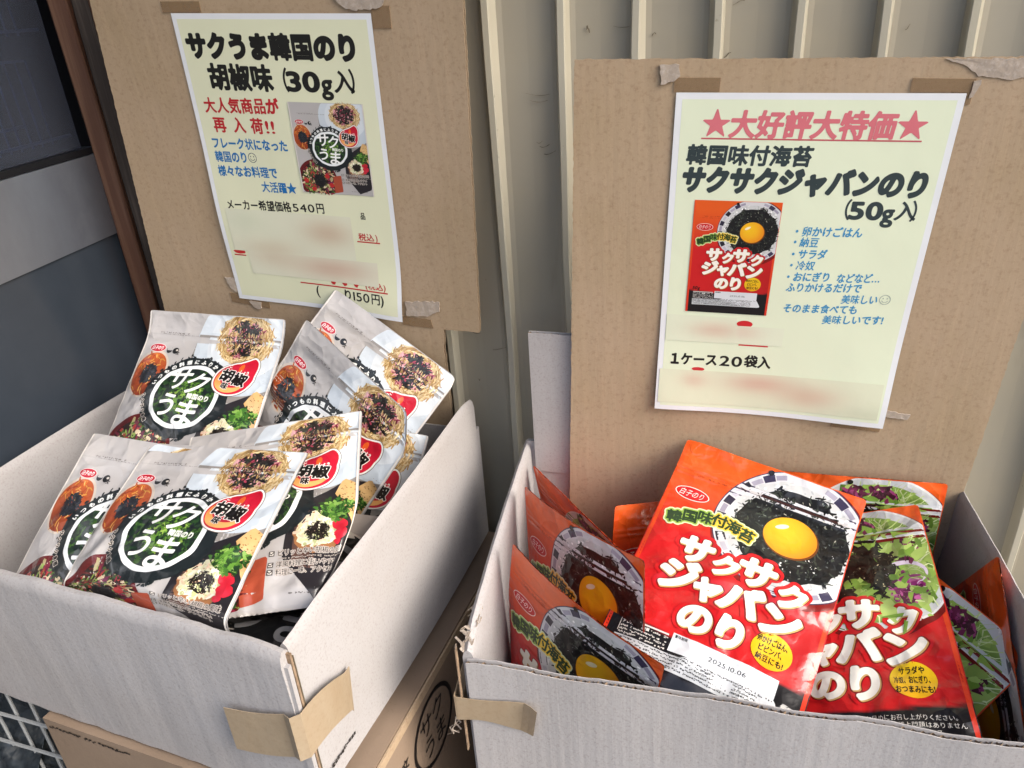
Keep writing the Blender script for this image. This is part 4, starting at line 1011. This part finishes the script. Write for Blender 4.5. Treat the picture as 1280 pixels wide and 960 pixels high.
# ================================================================ POSTERS
def paperbase(base, curls):
    def f(x, y, o=0):
        e = sum(a_*math.exp(-(((x-cx)/sx)**2+((y-cy)/sy)**2)) for (a_, cx, cy, sx, sy) in curls)
        return base(x, y, .0006+e+o)
    def vec(V, off):
        e = sum(a_*np.exp(-(((V[:, 0]-cx)/sx)**2+((V[:, 1]-cy)/sy)**2)) for (a_, cx, cy, sx, sy) in curls)
        p0, p1, p2, p3 = [np.array(base(*q)) for q in ((0, 0, 0), (1, 0, 0), (0, 1, 0), (0, 0, 1))]
        return p0+V[:, :1]*(p1-p0)+V[:, 1:]*(p2-p0)+(.0006+e+off)[:, None]*(p3-p0)
    f.vec = vec; return f
def page(A, w_=210, h_=297, m=5, cream='E4E8C6', rim='E4E8EC'):
    rect(A, 0, 0, w_, h_, rim, 0, 7, grp='sheet'); rect(A, m, m, w_-m, h_-m, cream, 1, 7)
def scaled(src, x0, y0, sx, sy, z0, zs=.2, skip=()):
    out = []
    for V, T, c, z, g_ in src.it:
        if g_ in skip: continue
        out.append((np.c_[x0+V[:, 0]*sx, y0+V[:, 1]*sy], T, c, z0+z*zs, 'product_picture'))
    return out
WH = art_white(); RC = art_rice(); SA = art_salad(); WB = art_white_back()
def smudge(A, x0, y0, x1, y1, spots, base, z, soft=12):
    def col(X, Y):
        c = np.tile(lin(base), (len(X), 1))
        for (cx, cy, rx, ry, cc, am) in spots:
            t = (am*np.exp(-((X-cx)/rx)**2-((Y-cy)/ry)**2))[:, None]; c = c*(1-t)+lin(cc)*t
        return c
    rect(A, x0, y0, x1, y1, col, z, 4.5)
BK = '1E1E1C'; BL = '2270B0'; RD_ = 'B8282E'
A = Art(); page(A, cream='DFE2C4')
text(A, 'サクうま韓国のり', 9.3, 193.6, 28.3, 24, .07, BK, 3, 34)
text(A, '胡椒味', 26.5, 99.2, 56, 25, .075, BK, 3, 34); text(A, '（', 100, 116, 57, 22, .03, BK, 3, 26); text(A, '30', 113, 150, 57.5, 24, .04, BK, 3, 30); text(A, 'g', 149, 163, 58.5, 25, .03, BK, 3, 30); text(A, '入', 163, 185, 57.5, 21, .045, BK, 3, 30); text(A, '）', 180, 196, 57, 22, .03, BK, 3, 26)
text(A, '大人気商品が', 13.4, 100.4, 83, 15.5, .045, RD_, 3, 28, y1=81.5)
text(A, '再', 19.5, 35, 101.4, 16, .05, RD_, 3, 28); text(A, '入', 43, 58, 101, 16, .05, RD_, 3, 28); text(A, '荷', 64, 79, 101, 16, .05, RD_, 3, 28); text(A, '!!', 80, 93, 101, 17, .01, RD_, 3, 24)
text(A, 'フレーク状になった', 12.4, 102.9, 119.8, 11.8, .035, BL, 3, 24, y1=119)
text(A, '韓国のり', 13.3, 53, 133.6, 12, .035, BL, 3, 24, y1=133); smiley(A, 58.5, 132.8, 5, '3a4a5a', 3)
text(A, '様々なお料理で', 13.1, 84.7, 148.2, 12, .035, BL, 3, 24, y1=147); text(A, '大活躍', 62.2, 92.5, 162.2, 12, .035, BL, 3, 24); put(A, '★', 98, 162, 12.5, 13, .03, BL, 3, 20)
text(A, 'メーカー希望価格', 14.3, 93, 184, 12, .02, BK, 3, 24, y1=182); text(A, '540', 94, 121, 182, 12, .01, BK, 3, 22, y1=181.3); text(A, '円', 122, 132, 181, 12, .02, BK, 3, 22)
text(A, '品', 171.5, 177.5, 186, 8, .03, BK, 3, 14)
text(A, '税込', 166, 184, 208.5, 8.5, .03, RD_, 3, 20); text(A, ')', 185, 188, 208.2, 10, .02, RD_, 3, 16); rect(A, 164, 213.2, 190, 214.6, RD_, 3, 5)
disc(A, 17, 237.5, 7, 2.6, 'C03030', 3, 1, .05, 2); rect(A, 9.2, 240.9, 24, 242.3, RD_, 3, 5)
rect(A, 86, 267.3, 194, 268.8, RD_, 3, 8); text(A, '(税込)', 167, 192, 262, 8.5, .02, RD_, 3, 20)
for x in (128, 142, 156): disc(A, x, 262.6, 3, 3.4, 'C03030', 3, 1.2, .08, x)
text(A, '(', 104, 109, 274.8, 15, .02, BK, 3, 20); text(A, 'り', 138, 150, 276, 13, .03, BK, 3, 24); text(A, '150', 150, 172, 276, 14, .01, BK, 3, 22); text(A, '円)', 173, 189, 276, 13, .03, BK, 3, 24)
smudge(A, 11.5, 188, 160, 236, [(130, 208, 28, 14, 'C4A890', .7), (60, 232, 35, 12, 'C9B49C', .5), (35, 200, 25, 14, 'C9D0B8', .6)], 'DCDEC8', 6)
smudge(A, 27.5, 236, 184, 262.5, [(130, 248, 45, 12, 'C49A88', .65), (60, 240, 30, 12, 'C9B49C', .5)], 'DCDDC8', 6.5)
A.it += scaled(WH, 111.3, 76.5, 92, 88, 8, .12)
ps1 = thing('paper_notice', 'pale yellow notice with black heading, taped on the left cardboard sheet', 'notice', lb(105, 297), 'notices taped on cardboard sheets')
P1 = paperbase(lb, [(.010, 210, 300, 60, 40), (.003, 0, 200, 60, 60), (.002, 100, 120, 60, 80)])
flat_art(A, P1, 'printed_design', M['paper'], ps1, lz=.00006, off=.0002)
A = Art(); page(A, cream='E0E9CE')
PK = 'D2727C'; SL = '333F42'; B2 = '3F8FBE'
text(A, '大好評大特価', 43.5, 167, 24, 22, .068, PK, 3, 34, slant=.08)
for x in (33, 178): put(A, '★', x, 23.5, 24, 25, .02, PK, 3, 24)
rect(A, 22.2, 34.6, 187, 35.8, 'BE5A62', 3, 10)
text(A, '韓国味付海苔', 11.8, 110.1, 48.4, 17, .062, SL, 3, 32, slant=.08)
text(A, 'サクサクジャバンのり', 9.5, 201.1, 69, 22.5, .07, SL, 3, 34, slant=.12)
text(A, '（', 132, 146, 90.5, 18, .02, SL, 3, 26); text(A, '50', 144, 171, 90.5, 20, .04, SL, 3, 30); text(A, 'g', 169, 180, 91.5, 21, .03, SL, 3, 30); text(A, '入', 179, 196, 90.5, 17, .04, SL, 3, 30); text(A, '）', 191, 205, 90.5, 18, .02, SL, 3, 26)
for s, x0, x1, y, y1 in (('・卵かけごはん', 103, 158.7, 110.2, 109.7), ('・納豆', 103, 125.9, 119.6, 119.5), ('・サラダ', 103, 133.9, 130.4, 129.8), ('・冷奴', 103, 126, 140.6, 140.4), ('・おにぎり', 102, 140.5, 151.5, 150.2), ('などなど…', 145.2, 180.1, 151, 149.5), ('ふりかけるだけで', 105.5, 167.3, 161.3, 159.4), ('美味しい', 152.5, 182, 170.4, 169.4), ('そのまま食べても', 105.6, 167.8, 181.5, 179.8), ('美味しいです!', 140.1, 190.3, 191, 188.6)):
    text(A, s, x0, x1, y, 9.2, .03, B2, 3, 24, slant=.1, y1=y1)
smiley(A, 187.5, 169, 4.6, '9aa8a0', 3)
disc(A, 75, 200, 7, 3.5, 'C8282E', 3, 1.2); rect(A, 72, 221, 98, 222.4, 'C8343A', 3, 5)
text(A, '１', 9.5, 22, 240, 14, .05, BK, 3, 26); text(A, 'ケース', 21, 55, 240, 13.5, .04, BK, 3, 28, y1=239.3); text(A, '20', 56, 78, 239.3, 15, .02, BK, 3, 26); text(A, '袋入', 79, 103, 238.6, 13.5, .06, BK, 3, 28)
disc(A, 38, 250, 6, 2, 'C8343A', 3, 1)
smudge(A, 5.5, 194, 68, 221, [(50, 208, 22, 8, 'CFA493', .6)], 'DDE4CC', 6); smudge(A, 68, 202, 110, 220.5, [(75, 208, 15, 8, 'D2AD9E', .5)], 'DFE6CE', 6.3)
smudge(A, 2.5, 251.5, 203, 288.5, [(35, 262, 12, 8, 'CFA090', .5), (95, 262, 30, 10, 'CC8F82', .6), (140, 272, 28, 12, 'CC9A88', .55), (195, 285, 30, 8, 'C4C8AE', .5)], 'DBE0C6', 6)
A.it += scaled(RC, 21.5, 86, 101, 104, 8, .12)
ps2 = thing('paper_notice', 'pale yellow notice with pink starred heading, taped on the right cardboard sheet', 'notice', rb(105, 297), 'notices taped on cardboard sheets')
P2 = paperbase(rb, [(.007, 215, 300, 70, 60), (.004, 0, 300, 50, 60), (.0015, 110, 130, 60, 80)])
flat_art(A, P2, 'printed_design', M['paper'], ps2, lz=.00006, off=.0002)
def patch(base, pts, name, m_, parent, off=.0002, th=.0003, rough=0, seed=0, curl=0):
    rs = random.Random(seed); q = []
    for k in range(len(pts)):
        a_, b_ = np.array(pts[k], float), np.array(pts[(k+1) % len(pts)], float); L = np.linalg.norm(b_-a_); n = max(1, int(L/2.5)) if rough else 1
        for i in range(n): p = a_+(b_-a_)*i/n; q.append((p[0]+rs.uniform(-rough, rough), p[1]+rs.uniform(-rough, rough)))
    n = len(q); cx = sum(p[0] for p in q)/n; cy = sum(p[1] for p in q)/n
    V = [base(x, y, off+th+curl*rs.random()) for x, y in q]+[base(x, y, off-.0006) for x, y in q]+[base(cx, cy, off+th+curl)]
    F = [[k, (k+1) % n, 2*n] for k in range(n)]+[[k, n+k, n+(k+1) % n, (k+1) % n] for k in range(n)]
    return mesh_obj(name, V, F, m_, parent, org(parent))
patch(lb, [(-9, -10), (34, -10), (34, -.5), (-9, -.5)], 'tape', M['tape_brown'], ps1); patch(lb, [(210.6, -6), (228, -6), (228, 12), (210.6, 12)], 'tape', M['tape_brown'], ps1)
patch(lb, [(175, -14), (226, -14), (222, -6), (212, -3.5), (196, -2.5), (184, -4), (179, -8)], 'torn_tape', M['torn'], board1, .0006, .0008, .8, 3, .0001)
patch(lb, [(211, 278), (236, 274), (250, 274), (249, 284), (236, 292), (211, 294)], 'torn_tape', M['torn'], board1, .0006, .0008, .8, 4, .0001)
patch(lb, [(205, 296), (238, 296), (240, 306), (205, 306)], 'tape', M['tape_brown'], ps1)
patch(lb, [(-14, 272), (-1, 272), (-1, 290), (-8, 286)], 'torn_tape', M['torn'], board1, .0006, .0006, .7, 5, .0001)
patch(lb, [(12, 299), (28, 299), (27, 307), (22, 309), (16, 305)], 'torn_tape', M['torn'], board1, .0006, .0006, .7, 6, .0001); patch(lb, [(-12, 292), (-.5, 292), (-.5, 297.8), (38, 297.8), (38, 306), (-12, 303)], 'tape', M['tape_brown'], ps1)
patch(rb, [(-14, -20), (1, -21), (2, -12), (-3, -8), (-12, -6)], 'torn_tape', M['torn'], board2, .0006, .0008, .8, 7, .0001); patch(rb, [(-2, -11), (33, -11), (33, -.5), (-2, -.5)], 'tape', M['tape_brown'], ps2)
patch(rb, [(171, -10.5), (214, -10), (214, 8), (210.6, 8), (210.6, -.6), (171, -.6)], 'tape', M['tape_brown'], ps2); patch(rb, [(213, -9), (218, -9), (215, 2), (212.5, 4)], 'torn_tape', M['torn'], board2, .0006, .0006, .6, 8)
patch(rb, [(166, 298), (210, 298), (210, 306), (166, 304)], 'tape', M['tape_brown'], ps2); patch(rb, [(211, 280), (222, 283), (233, 284), (231, 289), (218, 289), (211, 287)], 'torn_tape', M['torn'], board2, .0006, .0006, .6, 9)
patch(rb, [(190, -23.6), (245, -23.6), (262, -25), (256, -14), (238, -9), (215, -12), (205, -19)], 'torn_ply', M['torn'], board2, .0001, .0002, .6, 10, .0)
patch(rb, [(262, -25), (296, -22.5), (296, -12), (272, -2), (258, -6), (258, -16)], 'creased_ply', M['kraft'], board2, .0012, .0005, .4, 11, .0)

# ================================================================ POUCHES
def planes_left():
    return [(lp(0, .0125, 0), unit(LY+.055*LX)), (lp(.0105, 0, 0), -LX), (lp(LW-.0105, 0, 0), LX), (lb(0, 0, .0015), LN)]
def planes_right():
    return [(rp(0, .0068, 0), RY), (rp(RW-.0068, 0, 0), -RX), (rp(.0068, 0, 0), RX), (rb(0, 0, .0015), RN)]
def below(pl, zc):
    """walls only act below the rim"""
    return pl
GW = 'white pepper seaweed pouches in the left box'; GR_ = 'red and orange seaweed pouches in the right box'
HW, AW = .191, .864; HR, AR = .245, .702
def W_(label, o, X, Y, art=WH, **kw): return pouch('white_food_pouch', art, label, 'food pouch', GW, o, X, Y, HW, AW, planes=kw.pop('planes', planes_left()), **kw)
def R_(label, o, X, Y, art=RC, **kw): return pouch('red_food_pouch', art, label, 'food pouch', GR_, o, X, Y, HR, AR, backcol=kw.pop('backcol', 'C8481C'), planes=kw.pop('planes', planes_right()), **kw)
W_('white pouch at the front of the left box with its whole round title visible', (-.335, .618, -.345), (.947, -.314, .063), (-.27, -.888, -.373), seed=2, bulge=.011, wr=.0012, bend=-.012, twist=.004)
W_('white pouch at the front left corner, partly hidden under the front pouch', (-.398, .640, -.342), (.934, -.357, -.012), (-.304, -.775, -.554), seed=3, bulge=.009, wr=.0011, bend=-.01)
W_('white pouch across the middle of the left box, its three ticked lines visible', (-.307, .635, -.350), (.997, .022, .073), (.046, -.933, -.358), seed=4, bulge=.010, wr=.0011, bend=-.01, twist=-.004)
W_('white pouch standing at the back left, leaning against the brown sheet', (-.383, .798, -.286), (.954, -.3, -.02), (-.243, -.73, -.639), seed=5, bulge=.012, wr=.0012, flare=.01)
W_('tilted white pouch highest in the left box, its corner over the notice', (-.183, .794, -.269), (.758, -.303, -.577), (-.652, -.349, -.673), seed=6, bulge=.006, wr=.001, curl=-.01)
W_('tilted white pouch just in front of the highest pouch in the left box', (-.2, .714, -.272), (.687, -.549, -.477), (-.596, -.05, -.801), seed=7, bulge=.006, wr=.001, curl=-.01)
W_('mostly hidden white pouch low against the right wall of the left box', (-.25, .744, -.388), (.961, -.245, -.126), (-.269, -.737, -.62), seed=8, bulge=.006)
W_('pouch at the bottom of the left box, large black disc with grey letters', (-.245, .613, -.416), (.952, -.304, 0), (-.30, -.93, -.20), art=WB, seed=9, bulge=.004, wr=.0006)
R_('large red egg yolk pouch with the date 2025.10.06, front of the right box', (.173, .663, -.415), (.854, -.494, -.164), (-.519, -.779, -.353), seed=12, bulge=.0085, bend=-.004, flare=.009, planes=planes_right()+[(np.array([-.0115, .557, 0]), unit([.735, .66, 0]))], wr=.0012)
R_('red pouch with salad bowl, behind the right edge of the large egg yolk pouch', (.2195, .634, -.5075), (.898, -.293, .328), (-.211, -.942, -.263), art=SA, seed=13, bulge=.009, wr=.001)
R_('salad pouch upright against the brown sheet at the back of the right box', (.2365, .632, -.432), (.970, -.240, -.02), (.02, -.10, -.99), art=SA, seed=14, bulge=.006)
R_('salad pouch tilted steeply at the right, below the folded orange one', (.335, .586, -.474), (.339, -.939, -.053), (-.71, -.218, -.669), art=SA, seed=15, bulge=.008)
R_('egg yolk pouch standing at the front left corner of the right box', (-.0155, .553, -.443), (.657, -.733, -.174), (-.02, .03, -.98), seed=16, bulge=.012, curl=-.03)
R_('egg yolk pouch second from the front along the left wall of the right box', (-.001, .632, -.434), (.535, -.839, .098), (-.02, -.10, -.989), seed=17, bulge=.012, curl=-.03)
R_('dark pouch furthest back along the left wall, its orange edge folded over', (.016, .690, -.446), (.494, -.861, -.12), (.12, .2, -.95), art=SA, seed=18, bulge=.004, foldx=(.60, 2.6, .3))
R_('dull red pouch low behind the large egg yolk pouch, only its top corner showing', (.093, .62, -.455), (.92, .25, -.15), (-.02, -.2, -.97), seed=19, bulge=.004)
R_('egg yolk pouch deep in the front right corner of the right box', (.373, .578, -.515), (.34, -.93, -.1), (-.25, -.1, -.95), seed=20, bulge=.006)
R_('orange pouch with its plain corner sticking up beside the right wall', (.391, .491, -.438), (-.2, -.78, -.55), (.13, .58, -.80), seed=21, bulge=.005, planes=[(rp(0, .0068, 0), RY)])

bpy.data.objects.remove(_fo); bpy.data.curves.remove(_fc)
